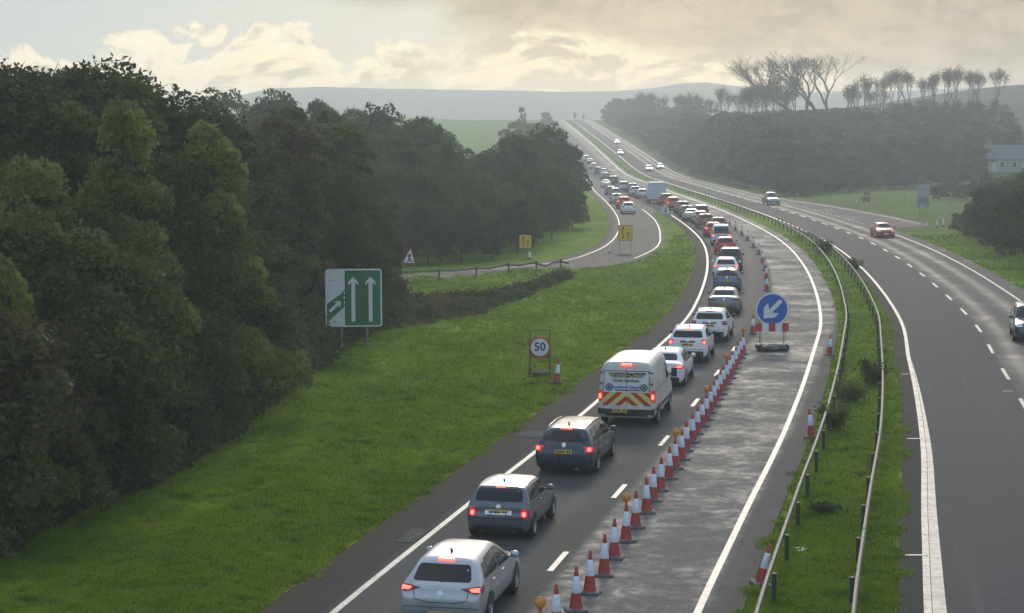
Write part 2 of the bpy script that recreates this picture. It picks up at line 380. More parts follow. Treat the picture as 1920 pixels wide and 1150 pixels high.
def build_hills():
    px = np.arange(-900, 2900, 22.0)
    top = np.interp(px, [-900, -200, 200, 430, 470, 520, 600, 700, 900, 1060, 1150, 1210, 1250, 1290, 1320, 1360, 1420, 1500, 1650, 1780, 1850, 1920, 2200, 2900],
                    [190, 178, 190, 186, 176, 166, 164, 167, 170, 173, 172, 168, 162, 157, 156, 160, 168, 173, 172, 168, 165, 166, 175, 190]) + NR.normal(0, .35, len(px))
    m = pmat('moor_heather', (.12, .10, .08), .9, noise=(.006, .3), spec=.1)
    V = []; Yr = 1500.0
    for i, p in enumerate(px):
        for (Yd, fr) in ((1150, -.55), (1210, .12), (1300, .42), (1400, .78), (1500, 1.0), (1700, .6)):
            zt = CAM_H + (245 - top[i]) * Yr / F_PX; z = zt * fr if fr > 0 else -9
            V.append(((p - 960) / F_PX * Yd, Yd, z + (3 * math.sin(p * .02 + Yd * .01) if 0 < fr < 1 else 0)))
    n = 6; Fa = [(i * n + k, (i + 1) * n + k, (i + 1) * n + k + 1, i * n + k + 1) for i in range(len(px) - 1) for k in range(n - 1)]
    tag(link('hills', npmesh('hills', V, Fa, m, True)), kind='structure')
build_hills()

# ------------------------------------------------------------------ roads
def ribbon(name, A, B, mat, dz, y0=None, y1=None, parent=None, cols=6):
    """strip between plan curve A (left) and B (right), same point count"""
    if y0 is not None: k = (A[:, 1] >= y0) & (A[:, 1] <= y1); A = A[k]; B = B[k]
    s = np.concatenate([[0], np.cumsum(np.linalg.norm(np.diff(A, axis=0), axis=1))]); V = []; U = []
    for i in range(len(A)):
        w = np.linalg.norm(B[i] - A[i])
        for c in range(cols + 1):
            t = c / cols; q = A[i] * (1 - t) + B[i] * t; V.append((q[0], q[1], float(prof(q[1])) + dz)); U.append((w * t, s[i]))
    n = cols + 1; Fa = [(i * n + c, i * n + c + 1, (i + 1) * n + c + 1, (i + 1) * n + c) for i in range(len(A) - 1) for c in range(cols)]
    return link(name, npmesh(name, V, Fa, mat, True, U), parent)
LA = [(14, -9.4), (60, -9.35), (85, -9.1), (110, -8.6), (150, -8.5), (214, -8.5), (228, -8.6), (1100, -8.6)]
RA = .95
slip = ribbon('slip_road', SL - SLN * 1.1, SL + SLN * np.interp(SL[:, 1], [120, 160, 185, 215, 232, 244, 300, 600], [5.6, 5.3, 4.75, 4.6, 4.6, 6.2, 7.6, 6])[:, None], road_mat('slip_tarmac', 'slip'), .004)
tag(slip, kind='structure')
left = tag(ribbon('left_carriageway', offs(LA), offs(RA), road_mat('left_tarmac', 'left'), .014), kind='structure')
R2o = [(14, 5.15), (60, 4.75), (85, 4.4), (110, 4.35), (180, 4.2), (230, 4.15), (300, 4.1), (1100, 4.0)]
R2m = [(a, b - .65) for a, b in R2o]
M2o = [(14, 8.9), (60, 8.75), (85, 8.35), (120, 8.2), (200, 8.2), (1100, 7.9)]
R3o = [(14, 12.6), (120, 12.35), (190, 12.5), (300, 12.3), (1100, 11.8)]
R3b = [(60, 12.5), (195, 12.6), (203, 19.0), (219, 18.6), (238, 17.5), (258, 16.2), (274, 14.3), (300, 12.5), (1100, 11.9)]
right = tag(ribbon('right_carriageway', offs(R2m), offs([(a, max(b, dict(R3o).get(a, b)) + 1.1) for a, b in R3b]), road_mat('right_tarmac', 'right'), .014, cols=10), kind='structure')

def line(name, spec, w, y0, y1, mat, parent, dz=.019):
    A = offs([(a, b - w / 2) for a, b in spec] if not isinstance(spec, (int, float)) else spec - w / 2)
    B = offs([(a, b + w / 2) for a, b in spec] if not isinstance(spec, (int, float)) else spec + w / 2)
    return ribbon(name, A, B, mat, dz, y0, y1, parent, 1)
L1o = [(14, -7.9), (60, -7.65), (105, -7.4), (150, -7.5), (228, -7.7), (1100, -7.7)]
line('edge_line', 0.0, .17, 15, 1000, PAINT, left)
line('edge_line', L1o, .16, 15, 229, PAINT, left)
line('edge_line', L1o, .2, 535, 1000, PAINT, left)
ribbon('edge_line', offs([(a, b + .1) for a, b in R2o]), offs([(14, 5.6), (40, 5.33), (60, 5.02), (70, 4.82), (86, 4.48), (1100, 4.2)]), paint_mat('scuffed_edge_paint', 1.05, (.30, .30, .29), 3.5), .018, 15, 84, right, 1)
line('edge_line', R2o, .17, 15, 1000, PAINT_WORN, right, .022)
line('edge_line', R3o, .16, 15, 191, PAINT, right)
line('edge_line', R3b, .15, 204, 1000, PAINT, right)
# slip road lines
ribbon('edge_line', SL - SLN * .06, SL + SLN * .06, PAINT, .010, 131, 560, slip, 1)
k_ = (SL[:, 1] > 150) & (SL[:, 1] < 246)
A_ = (SL + SLN * np.interp(SL[:, 1], [120, 165, 185, 215, 245], [4.6, 4.7, 4.3, 4.2, 3.9])[:, None])[k_]; B_ = A_ + SLN[k_] * .12
ribbon('edge_line', A_, B_, PAINT, .018, None, None, slip, 1)
def dash(spec, yc, length, w, parent, mat=PAINT):
    f = lambda y: (lambda P: Vector((float(np.interp(y, P[:, 1], P[:, 0])), y, float(prof(y)))))(offs(spec))
    a = f(yc - length / 2); b = f(yc + length / 2); d = (b - a).normalized(); n = Vector((d.y, -d.x, 0)) * w / 2
    z = Vector((0, 0, .0195 + yc * 2e-5))
    return MB().add([a - n + z, a + n + z, b + n + z, b - n + z], [(0, 1, 2, 3)]).ob('lane_dash', mat, parent)
y = 43.8 - 8.72 * 2
M1o = [(14, -3.95), (60, -3.85), (110, -3.75), (1100, -3.8)]
while y < 92: dash(M1o, y, 2.0, .15, left); y += 8.72
y = 77.8 - 9 * 5
while y < 420: dash(M2o, y, 3.6 if y < 220 else 4.5, .15, right); y += 9.1
# taper line of the diverging lane, broken
y = 206
while y < 292: dash(R3o, y, 1.2, .15, right); y += 3.2
# short transverse white marks and paler patches at the edges
for (px, py, L_) in ((1702, 703, .55), (1714, 824, .5), (1718, 1043, .55), (1890, 735, .4)):
    p = at(px, py); q = MB().box((p.x, p.y, p.z + .026), (L_, .12, .012), 0).ob('paint_mark', PAINT_WORN, right)
conc = pmat('gully_concrete', (.09, .088, .084), .95, noise=(3, .35), spec=.05)
for (px, py, w_, l_) in ((1000, 815, .95, 1.3), (775, 1006, .5, 1.6), (1225, 668, .5, 2.2)):
    p = at(px, py); MB().box((p.x, p.y, p.z + .022), (w_, l_, .02), tang(p.y)).ob('gully_cover', conc, left)

# ------------------------------------------------------------------ safety barriers
GALV = pmat('weathered_galvanised_steel', (.13, .125, .11), .65, .1, noise=(3, .28))
GALV_D = pmat('dark_barrier_post', (.035, .036, .034), .7, noise=(6, .3))
def barrier(label, P, post_step, side, zt=.68, group='steel safety barriers'):
    root = thing('safety_barrier', label, 'crash barrier', (float(P[0][0]), float(P[0][1]), float(prof(P[0][1]))), group=group)
    O = np.array(root.location); s = np.concatenate([[0], np.cumsum(np.linalg.norm(np.diff(P, axis=0), axis=1))])
    N = nrm(P)
    # open-box beam rail: section in (out, up)
    sec = [(-.04, -.11), (-.04, .02), (-.015, .04), (.04, .04), (.04, -.11)]
    seg = 4.8; k = 0
    while k * seg < s[-1]:
        a, b = k * seg, min((k + 1) * seg + .04, s[-1]); ts = np.linspace(a, b, 4); V = []
        jig = R.uniform(-.012, .012)
        for t in ts:
            x, y_ = np.interp(t, s, P[:, 0]), np.interp(t, s, P[:, 1]); nx, ny = np.interp(t, s, N[:, 0]), np.interp(t, s, N[:, 1])
            z = gz(x, y_) + zt + jig
            for (o_, u_) in sec: V.append((x + nx * o_ * side - O[0], y_ + ny * o_ * side - O[1], z + u_ - O[2]))
        m = len(sec); Fs = [(i * m + j, i * m + j + 1, (i + 1) * m + j + 1, (i + 1) * m + j) for i in range(3) for j in range(m - 1)]
        MB().add(V, Fs).ob('rail', GALV, root); k += 1
    t = post_step * .6; me = MB().box((0, 0, .33), (.10, .13, .70)).me('post', GALV_D)
    while t < s[-1] and np.interp(t, s, P[:, 1]) < 330:
        x, y_ = np.interp(t, s, P[:, 0]), np.interp(t, s, P[:, 1]); nx, ny = np.interp(t, s, N[:, 0]), np.interp(t, s, N[:, 1])
        x += nx * .12 * side; y_ += ny * .12 * side
        link('post', me, root, (x - O[0], y_ - O[1], gz(x, y_) - .03 - O[2]), (0, 0, tang(y_) + R.uniform(-.05, .05))); t += post_step
    return root
P1 = offs([(14, 1.5), (60, 1.40), (105, 1.35), (150, 1.8), (210, 2.2), (300, 1.6), (1100, 1.6)]); P1 = P1[(P1[:, 1] > 24) & (P1[:, 1] < 820)]
barrier('long steel crash barrier curving along the closed lane side of the central reservation', P1, 4.0, 1)
P2 = offs([(14, 3.45), (60, 3.35), (105, 3.0), (210, 3.1), (400, 3.0)]); P2a = P2[(P2[:, 1] > 24) & (P2[:, 1] < 210)]
barrier('second steel crash barrier standing in the median grass nearer the right hand carriageway', P2a, 4.0, -1)
barrier('low dark crash barrier along the grass bank beside the slip road', BANK[BANK[:, 0] > -22], 3.2, 1, .50)
P4 = offs([(200, 21), (330, 15.2), (520, 14.6)]); P4 = P4[(P4[:, 1] > 300) & (P4[:, 1] < 520)]
barrier('far crash barrier on the right hand verge below the wooded hillside', P4, 4.0, -1)

# ------------------------------------------------------------------ foliage
def leaf_mat(name, c1, c2, c3, trans=.4):
    m = bpy.data.materials.new(name); m.use_nodes = True; g = NT(m.node_tree); b = g.n['Principled BSDF']
    geo = g.node('ShaderNodeNewGeometry'); oi = g.node('ShaderNodeObjectInfo'); p = geo.outputs['Position']
    r = geo.outputs['Random Per Island']; n = g.noise(p, .45, 4, .6); n2 = g.noise(p, .09, 2, .5)
    c = g.mix(g.ss(n, .40, .60), tuple(x * .75 for x in c1), tuple(x * 1.25 for x in c2))
    c = g.mix(g.m('MULTIPLY', g.ss(g.m('ADD', g.m('MULTIPLY', r, .5), n), .75, 1.1), .7), c, c3)
    c = g.mix(g.m('MULTIPLY', g.m('ABSOLUTE', g.m('SUBTRACT', oi.outputs['Random'], .5)), .9), c, g.mix(g.ss(oi.outputs['Random'], .4, .6), tuple(x * .5 for x in c1), tuple(x * 1.3 for x in c3)))
    c = g.mix(g.m('MULTIPLY', g.ss(n2, .5, .7), .35), c, (.055, .05, .03))
    g.l.new(c, b.inputs['Base Color']); b.inputs['Roughness'].default_value = .7; b.inputs['Specular IOR Level'].default_value = .2
    out = g.n['Material Output']; tr = g.node('ShaderNodeBsdfTranslucent'); g.l.new(c, tr.inputs['Color'])
    mx = g.node('ShaderNodeMixShader'); mx.inputs[0].default_value = trans; g.l.new(b.outputs[0], mx.inputs[1]); g.l.new(tr.outputs[0], mx.inputs[2]); g.l.new(mx.outputs[0], out.inputs['Surface'])
    return m
LEAF = dict(
    dark=leaf_mat('leaves_dark_green', (.036, .058, .020), (.055, .080, .026), (.080, .098, .032)),
    mid=leaf_mat('leaves_mid_green', (.055, .085, .024), (.085, .112, .030), (.125, .130, .040)),
    olive=leaf_mat('leaves_yellow_green', (.12, .165, .036), (.17, .195, .044), (.22, .20, .06)),
    brown=leaf_mat('leaves_autumn_brown', (.072, .064, .034), (.066, .078, .032), (.110, .084, .040)),
    bramble=leaf_mat('bramble_leaves', (.052, .075, .028), (.085, .092, .038), (.13, .10, .05)))
BARK = pmat('bark', (.075, .066, .055), .85, noise=(2, .3), spec=.2)

def cards(C, size, out=None, aspect=1.5, flat=0.0):
    """kite-shaped leaf sprays at points C; out = preferred normal"""
    n = len(C); d = NR.normal(0, 1, (n, 3)); 
    if out is not None: d = d * .75 + out
    d /= np.linalg.norm(d, axis=1)[:, None] + 1e-9
    a = NR.normal(0, 1, (n, 3)); u = np.cross(d, a); u /= np.linalg.norm(u, axis=1)[:, None] + 1e-9; w = np.cross(d, u)
    s = (size * NR.uniform(.6, 1.35, n))[:, None]
    V = np.stack([C - u * s * .5 * aspect, C + w * s * .42 + d * s * .12, C + u * s * .5 * aspect, C - w * s * .42 + d * s * .12], 1).reshape(-1, 3)
    Fa = np.arange(4 * n).reshape(n, 4)
    return V, Fa
def crown_points(lobes, n, shell=.75):
    """points around lobe centres; returns points and outward directions"""
    L = np.array(lobes); wgt = L[:, 3] ** 2; idx = NR.choice(len(L), n, p=wgt / wgt.sum())
    d = NR.normal(0, 1, (n, 3)); d /= np.linalg.norm(d, axis=1)[:, None]; d[:, 2] = np.where(d[:, 2] < -.35, -d[:, 2] * .6, d[:, 2])
    r = L[idx, 3] * (shell + (1.08 - shell) * NR.random(n) ** .7) * (1 + .16 * np.sin(d[:, 0] * 7 + idx) * np.sin(d[:, 2] * 6 + idx * 2))
    return L[idx, :3] + d * r[:, None] * np.array([1, 1, .85]), d
def make_tree(name, H, cz, rx, nl, lobe_r, n, size, leafkey, seed, shape='round', twigs=0):
    """prototype tree of height H with a trunk and crown child"""
    rr = random.Random(seed); root = thing(name, 'x', 'tree'); tr = MB(); lobes = []
    top = H * (.62 if shape != 'cone' else .9)
    lean = (rr.uniform(-.4, .4), rr.uniform(-.4, .4))
    path = [(lean[0] * t * t, lean[1] * t * t, top * t) for t in (0, .3, .6, 1)]
    tr.tube(path, [H * .022, H * .017, H * .013, H * .006], 8)
    for i in range(nl):
        t = (i + .5) / nl; a = i * 2.4 + rr.uniform(-.4, .4)
        if shape == 'round': zz = cz + (H - cz - lobe_r) * t; k = math.sin(math.pi * (.18 + .72 * t)) ** .8
        elif shape == 'cone': zz = cz + (H - cz - lobe_r * .6) * t; k = (1 - t) ** .75 + .05
        elif shape == 'tall': zz = cz + (H - cz - lobe_r) * t; k = .75 * math.sin(math.pi * (.12 + .8 * t)) ** .5
        else: zz = cz + (H - cz - lobe_r) * t ** .8; k = 1 - .45 * t
        r = rx * k * math.sqrt(rr.uniform(.25, 1)); lr = lobe_r * rr.uniform(.65, 1.25) * (1 - .35 * t if shape in ('cone', 'tall') else 1)
        p = (math.cos(a) * r, math.sin(a) * r, zz + rr.uniform(-.5, .5)); lobes.append((*p, lr))
        z0 = min(top, max(.15 * H, p[2] * .6)); s = z0 / top
        tr.tube([(lean[0] * s * s, lean[1] * s * s, z0), (p[0] * .55, p[1] * .55, (z0 + p[2]) / 2), p], [H * .008, H * .005, H * .002], 5)
    C, d = crown_points(lobes, n); V, Fa = cards(C, size, d * .5)
    if twigs:   # thin bare shoots that stick out of the top of the crown
        for i in range(twigs):
            l = rr.choice(lobes[len(lobes) // 2:]); a = rr.uniform(0, 6.28); e = rr.uniform(.2, .7)
            p = Vector(l[:3]); q = p + Vector((math.cos(a) * e, math.sin(a) * e, 1)).normalized() * (l[3] + rr.uniform(.1, .6))
            tr.tube([p, q], [.02, .006], 3, False)
    cap = np.array(V); mx = H * 1.02 ; 
    tr.ob('trunk', BARK, root); link('crown', npmesh('crown', V, Fa, LEAF[leafkey]), root)
    root['H'] = float(H)
    return reg(root)
PROTO = {}
def proto(key, *a, **k):
    t = make_tree(*a, **k); t.location = (0, -400, 0); PROTO[key] = t
proto('oak1', 'woodland_tree', 13, 2.5, 4.6, 26, 1.75, 34000, .14, 'dark', 1, twigs=10)
proto('oak2', 'woodland_tree', 13, 2.0, 4.2, 24, 1.6, 30000, .15, 'mid', 2)
proto('ash1', 'woodland_tree', 13, 1.5, 3.4, 24, 1.35, 20000, .17, 'mid', 3, 'tall', twigs=26)
proto('ash2', 'woodland_tree', 13, 1.5, 3.6, 22, 1.4, 18000, .17, 'brown', 4, 'tall', twigs=40)
proto('cone1', 'yellowing_tree', 12, 1.0, 3.2, 26, 1.25, 18000, .16, 'olive', 5, 'cone')
proto('cone2', 'yellowing_tree', 12, 1.0, 3.0, 22, 1.2, 16000, .17, 'mid', 6, 'cone')
proto('thorn1', 'woodland_tree', 7, .8, 3.2, 18, 1.3, 13000, .16, 'dark', 7, 'bush')
proto('thorn2', 'woodland_tree', 7, .7, 3.0, 18, 1.25, 13000, .16, 'brown', 8, 'bush', twigs=16)
proto('far1', 'hillside_tree', 10, 1.2, 3.6, 20, 1.5, 7000, .30, 'dark', 9)
proto('far2', 'hillside_tree', 10, 1.0, 3.3, 18, 1.4, 6500, .30, 'mid', 10, 'tall', twigs=12)
proto('far3', 'hillside_tree', 10, 1.0, 3.6, 18, 1.5, 6500, .30, 'brown', 12, twigs=10)
USED = set()
def plant(key, x, y, h, label, group, wide=1.0, name=None, cat=None):
    p = PROTO[key]; s = h / p['H']; z = gz(x, y) - .1; w = s * wide * R.uniform(.92, 1.1)
    if key in USED or (name and name != p.name): o = dup(p, (x, y, z), R.uniform(0, 6.28), label, group, (w, w, s * .985))
    else:
        o = p; o.location = (x, y, z); o.rotation_euler = (0, 0, R.uniform(0, 6.28)); o.scale = (w, w, s * .985); o['label'] = label; o['group'] = group; USED.add(key)
    if name: o.name = name
    if not group and 'group' in o: del o['group']
    if cat: o['category'] = cat
    return o
def zpix(py, Y): return CAM_H + (245 - py) * Y / F_PX

def wood_left():
    footp = [(-60, 1060), (0, 1012), (130, 952), (280, 887), (385, 815), (457, 752), (587, 650), (660, 626), (742, 600)]
    T = [(-100, 92), (0, 90), (30, 85), (75, 74), (130, 64), (190, 74), (240, 106), (280, 137), (310, 157), (350, 166), (420, 174), (480, 172), (540, 166), (600, 174), (640, 196), (690, 206), (750, 196), (800, 204), (840, 216)]
    it = lambda t, p: float(np.interp(p, [a for a, b in t], [b for a, b in t]))
    g = 'trees in the mass of the wood left of the dual carriageway'; lb = 'dark leafy tree standing in the dense wood left of the grass verge'
    SPX = [(615, 92, 155), (780, 141, 125), (238, 62, 62), (395, 68, 52), (95, 51, 36), (8, 47, 60), (590, 91, 26), (725, 103, 30)]
    n = 0
    for rank, (dy, hh, stp) in enumerate(((2.2, 6.0, 52), (5.5, 8.5, 52), (10.5, 11.0, 54), (18, 0, 56), (28, -1, 60))):
        px = -70 + (rank % 2) * 24
        while px < (790 if rank > 1 else 735):
            q = px + R.uniform(-12, 12); Y0 = 35900 / (it(footp, q) - 245); Y = Y0 + dy + R.uniform(-1.2, 1.2)
            X = (q - 960) / F_PX * Y
            if hh > 0: h = hh * R.uniform(.8, 1.22); h = min(h, zpix(it(T, q), Y) * .98)
            else: h = zpix(it(T, q), Y) * (R.uniform(.90, 1.02) if hh == 0 else R.uniform(.88, 1.02))
            key = R.choice(['thorn1', 'thorn2', 'thorn2', 'oak2']) if rank == 0 else (R.choice(['oak2', 'ash1', 'ash2', 'cone2', 'oak1']) if rank < 3 else R.choice(['oak1', 'oak1', 'ash2', 'ash1']))
            if rank == 3 and q < 270: key = 'oak1'
            if any(abs(q - a) < w_ and Y < b + 1.5 for a, b, w_ in SPX): px += stp * .6; continue
            if Y > 126 and X > -22 and q > 560 and Y < 145: px += stp; continue
            plant(key, X, Y, h, lb, g, 1.05 if rank < 3 else 1.1); px += stp * R.uniform(.8, 1.15)
    # trees with a look of their own
    def sp(px, top, Y, key, wide, name, label, cat='tree'):
        X = (px - 960) / F_PX * Y; plant(key, X, Y, zpix(top, Y) - gz(X, Y), label, None, wide, name, cat)
    sp(238, 178, 60, 'cone1', .78, 'yellowing_tree', 'tall pointed yellow-green tree rising in the wood above the lower grass verge')
    sp(395, 222, 66, 'cone1', .80, 'yellowing_tree', 'second pointed yellow-green tree, right of the taller one in the left wood')
    sp(95, 395, 51, 'cone2', .75, 'green_tree', 'mid green tree with bushy top low in the wood near the left edge')
    sp(8, 470, 47, 'cone1', .62, 'yellowing_tree', 'bright yellow-green leafy tree cut off by the left edge of the photo')
    sp(590, 338, 92, 'cone1', .62, 'yellowing_tree', 'narrow pale olive tree rising behind the green lane sign')
    sp(716, 405, 104, 'thorn2', .5, 'hawthorn_tree', 'round brownish olive hawthorn beside the triangular works sign')
    # trees beyond the slip road
    T2 = [(430, 168), (480, 164), (540, 158), (600, 166), (640, 186), (700, 198), (750, 194), (800, 208), (830, 218), (852, 238), (880, 258), (935, 264), (958, 240), (985, 216), (1015, 226), (1045, 238), (1062, 262), (1078, 292), (1090, 330), (1096, 360)]
    F2 = [(430, 502), (700, 500), (760, 506), (870, 497), (960, 484), (1000, 468), (1070, 438), (1097, 392), (1100, 362)]
    g = 'trees beyond the slip road'; lb = 'dark bushy tree in the belt of woodland beyond the curving slip road'
    for rank, (k, fr) in enumerate(((1.03, .48), (1.10, .70), (1.2, .88), (1.36, 1.0))):
        px = 455 + rank * 9
        while px < 1100:
            q = px + R.uniform(-8, 8); Y = 35900 / (it(F2, q) - 245) * k; X = (q - 960) / F_PX * Y
            xs = float(np.interp(Y, SL[:, 1], SL[:, 0]))
            if X > xs - 4.6: X = xs - 4.6 - R.uniform(0, 1)
            ft = it(F2, q); tp = ft - (ft - it(T2, q)) * fr * R.uniform(.93, 1.0); h = max(3.5, zpix(tp, Y) - gz(X, Y))
            if 845 < q < 940: h = min(h, max(3.5, zpix(264, Y)))
            plant(R.choice(['oak1', 'oak2', 'ash1', 'thorn1', 'ash2']) if Y < 230 else R.choice(['far1', 'far2', 'far1']), X, Y, h, lb, g, .95); px += 34 if Y < 250 else 20
    for (q, tp, Y) in ((960, 232, 420), (975, 218, 450), (1000, 222, 470), (1025, 240, 520), (1042, 246, 560), (1052, 262, 500), (1062, 286, 440), (1034, 236, 640), (985, 250, 380), (1010, 262, 400), (940, 262, 420), (1040, 280, 400), (1074, 318, 380), (1068, 300, 360), (1020, 300, 350), (990, 300, 340)):
        X = (q - 960) / F_PX * Y; plant(R.choice(['far1', 'far2']), X, Y, max(3, zpix(tp, Y) - gz(X, Y)), lb, g, 1.25)
    X = (979 - 960) / F_PX * 560; plant('far2', X, 560, zpix(192, 560) - gz(X, 560), 'slim pointed tree standing above the others left of the road crest', None, .35, 'slim_tree', 'tree')
    X = (1024 - 960) / F_PX * 700; plant('far1', X, 700, zpix(208, 700) - gz(X, 700), 'small round tree on the skyline at the left of the road crest', None, .8, 'skyline_tree', 'tree')
wood_left()

def wood_right():
    foot = [(1128, 236), (1160, 254), (1215, 288), (1290, 325), (1340, 348), (1400, 366), (1480, 368), (1600, 358), (1740, 350), (1850, 345), (1960, 340)]
    T = [(1118, 200), (1135, 184), (1160, 177), (1200, 180), (1240, 188), (1300, 190), (1400, 190), (1500, 192), (1600, 190), (1700, 186), (1750, 182), (1800, 178), (1848, 190), (1875, 255), (1900, 290), (1960, 330)]
    it = lambda t, p: float(np.interp(p, [a for a, b in t], [b for a, b in t]))
    g = 'trees of the hillside wood on the right'; lb = 'hazy dark tree in the dense wood covering the hillside right of the road'
    for rank, (k, fr) in enumerate(((1.0, .30), (1.06, .48), (1.14, .64), (1.24, .80), (1.36, .92), (1.5, 1.0))):
        px = 1122 + rank * 7
        while px < 1900:
            q = px + R.uniform(-8, 8); ft = it(foot, q); Y0 = float(at(q, ft, 0, False).y)
            Y = min(Y0 * k, 800) if Y0 < 700 else Y0 + rank * 8
            X = (q - 960) / F_PX * Y; tp = ft - (ft - it(T, q)) * fr * R.uniform(.94, 1.0); z = gz(X, Y); h = zpix(tp, Y) - z
            if q > 1848: Y = max(Y, 372 + rank * 10); X = (q - 960) / F_PX * Y; h = max(3.5, zpix(tp, Y) - gz(X, Y))
            h = min(max(h, 4.5), 15)
            if X - refx(Y) < 17.5: X = float(refx(Y)) + 17.5 + R.uniform(0, 2)
            plant(R.choice(['far1', 'far2', 'far3', 'far1']), X, Y, h, lb, g, 1.45); px += (34 if Y0 < 420 else 15) * R.uniform(.85, 1.15)
    # bushes on the right verge
    for (q, py, tp, w, l) in ((1795, 352, 318, 1.3, 'low rounded hedge bush beyond the field behind the grey sign backs'), (1700, 352, 322, 1.1, 'pale rounded bush at the wood edge left of the tall sign back')):
        Y = 35900 / (py - 245); X = (q - 960) / F_PX * Y; plant('thorn1', X, Y, zpix(tp, Y) - gz(X, Y), l, None, w, 'hedge_bush', 'bush')
    for i, (q, py, tp) in enumerate(((1760, 374, 345), (1785, 372, 338), (1812, 376, 340), (1838, 374, 332), (1862, 380, 326), (1890, 384, 322), (1915, 388, 318), (1845, 402, 372), (1875, 410, 360))):
        Y = 35900 / (py - 245); X = (q - 960) / F_PX * Y; plant(R.choice(['thorn1', 'thorn2']), X, Y, max(1.6, zpix(tp, Y) - gz(X, Y)), 'hazy scrub bush in the hedge line before the white house', 'hedge bushes before the house', 1.3, 'hedge_bush', 'bush')
    g = 'dark thorn bushes at the right edge'; lb = 'dark thorn bush in the thicket at the right edge above the verge'
    for (q, py, tp) in ((1800, 437, 398), (1835, 450, 372), (1868, 462, 352), (1905, 478, 338), (1945, 500, 330), (1885, 440, 330), (1925, 450, 318), (1850, 425, 358), (1960, 460, 310), (1820, 425, 388)):
        Y = 35900 / (py - 245); X = (q - 960) / F_PX * Y; plant(R.choice(['thorn1', 'thorn2']), X, Y, zpix(tp, Y), lb, g, 1.05)
wood_right()

def bare_tree(name, seed, H, spread, ivy, leaves, depth=6):
    """open-branched tree: limbs by recursive forking, ivy on the stem, sparse leaves at the tips"""
    rr = random.Random(seed); root = thing(name, 'x', 'tree'); tr = MB(); tips = []; stem = []
    def grow(p, d, L, r, k):
        q = p + d * L; m = p + d * L * .5 + Vector((rr.uniform(-.1, .1), rr.uniform(-.1, .1), 0)) * L
        tr.tube([p, m, q], [r, r * .85, r * .7], 6 if k < 3 else 3, False)
        if k < 2 or (k < 5 and leaves > 2 and rr.random() < .35): stem.append((p, q))
        if k >= depth: tips.append(q); return
        if k >= depth - 2: tips.append(m)
        for j in range(2 if k < 2 else rr.choice((2, 3, 3))):
            a = Vector((rr.uniform(-1, 1), rr.uniform(-1, 1), rr.uniform(-.25, .6))) * spread
            grow(q, (d + a).normalized(), L * rr.uniform(.66, .86), r * .62, k + 1)
    grow(Vector((0, 0, -.3)), Vector((rr.uniform(-.08, .08), 0, 1)), H * .27, H * .028, 0)
    zt = max(t.z for t in tips); tr.ob('trunk', BARK, root)
    P = []
    for t in tips:
        for _ in range(leaves): P.append(t + Vector((rr.gauss(0, .28), rr.gauss(0, .28), rr.gauss(0, .28))))
    if P:
        V, Fa = cards(np.array([tuple(p) for p in P]), .13); link('crown', npmesh('crown', V, Fa, LEAF['brown']), root)
    if ivy:
        P = []
        for (a, b) in stem:
            for _ in range(int(ivy * (b - a).length)):
                t = rr.random(); P.append(a.lerp(b, t) + Vector((rr.gauss(0, .33), rr.gauss(0, .33), rr.gauss(0, .2))))
        V, Fa = cards(np.array([tuple(p) for p in P]), .24); link('ivy', npmesh('ivy', V, Fa, LEAF['dark']), root)
    root['H'] = float(zt); root.location = (0, -420, 0)
    return reg(root)
PROTO['bare1'] = bare_tree('bare_tree', 3, 9, .50, 0, 0, 8); PROTO['bare2'] = bare_tree('ivy_clad_tree', 8, 9, .33, 130, 2, 7)
PROTO['bare3'] = bare_tree('ivy_clad_tree', 14, 9, .42, 200, 2, 7); PROTO['bare4'] = bare_tree('ridge_tree', 21, 9, .44, 160, 2, 7)
def ridge():
    g = 'thin open trees along the ridge skyline'; lb = 'thin open-branched tree in the row on the right hand ridge skyline'
    big = {1507: 'larger of two bare spreading trees on the ridge, left of the other', 1548: 'bare spreading tree at the highest point of the ridge skyline'}
    for (q, tp, k) in ((1203, 163, 'bare4'), (1222, 168, 'bare3'), (1243, 170, 'bare4'), (1262, 170, 'bare3'), (1282, 172, 'bare4'), (1307, 164, 'bare2'), (1330, 176, 'bare3'), (1356, 152, 'bare2'), (1378, 155, 'bare4'), (1404, 143, 'bare4'), (1425, 146, 'bare3'), (1448, 137, 'bare2'), (1470, 136, 'bare4'),
                       (1507, 98, 'bare1'), (1548, 93, 'bare1'), (1488, 120, 'bare3'), (1580, 150, 'bare3'), (1608, 128, 'bare2'), (1630, 156, 'bare4'), (1655, 128, 'bare4'), (1678, 118, 'bare4'), (1700, 120, 'bare3'), (1722, 135, 'bare4'), (1745, 126, 'bare2'), (1765, 118, 'bare3'), (1792, 113, 'bare4'), (1812, 122, 'bare4'), (1832, 124, 'bare3'), (1856, 116, 'bare4')):
        Y = float(np.interp(q, [1200, 1300, 1400, 1500], [660, 600, 480, 455])) + R.uniform(-14, 14); X = (q - 960) / F_PX * Y; z = gz(X, Y)
        if q in big: plant(k, X, Y, zpix(tp, Y) - z, big[q], None, 1.25, 'bare_tree' if q == 1507 else 'bare_tree', 'tree')
        else: plant(k, X, Y, (zpix(tp, Y) - z) * .93, lb, g, .80)
ridge()
for k, p in PROTO.items():
    if k not in USED and p.location.y < 0:
        for c in list(KIDS[p.name]): bpy.data.objects.remove(c)
        bpy.data.objects.remove(p)

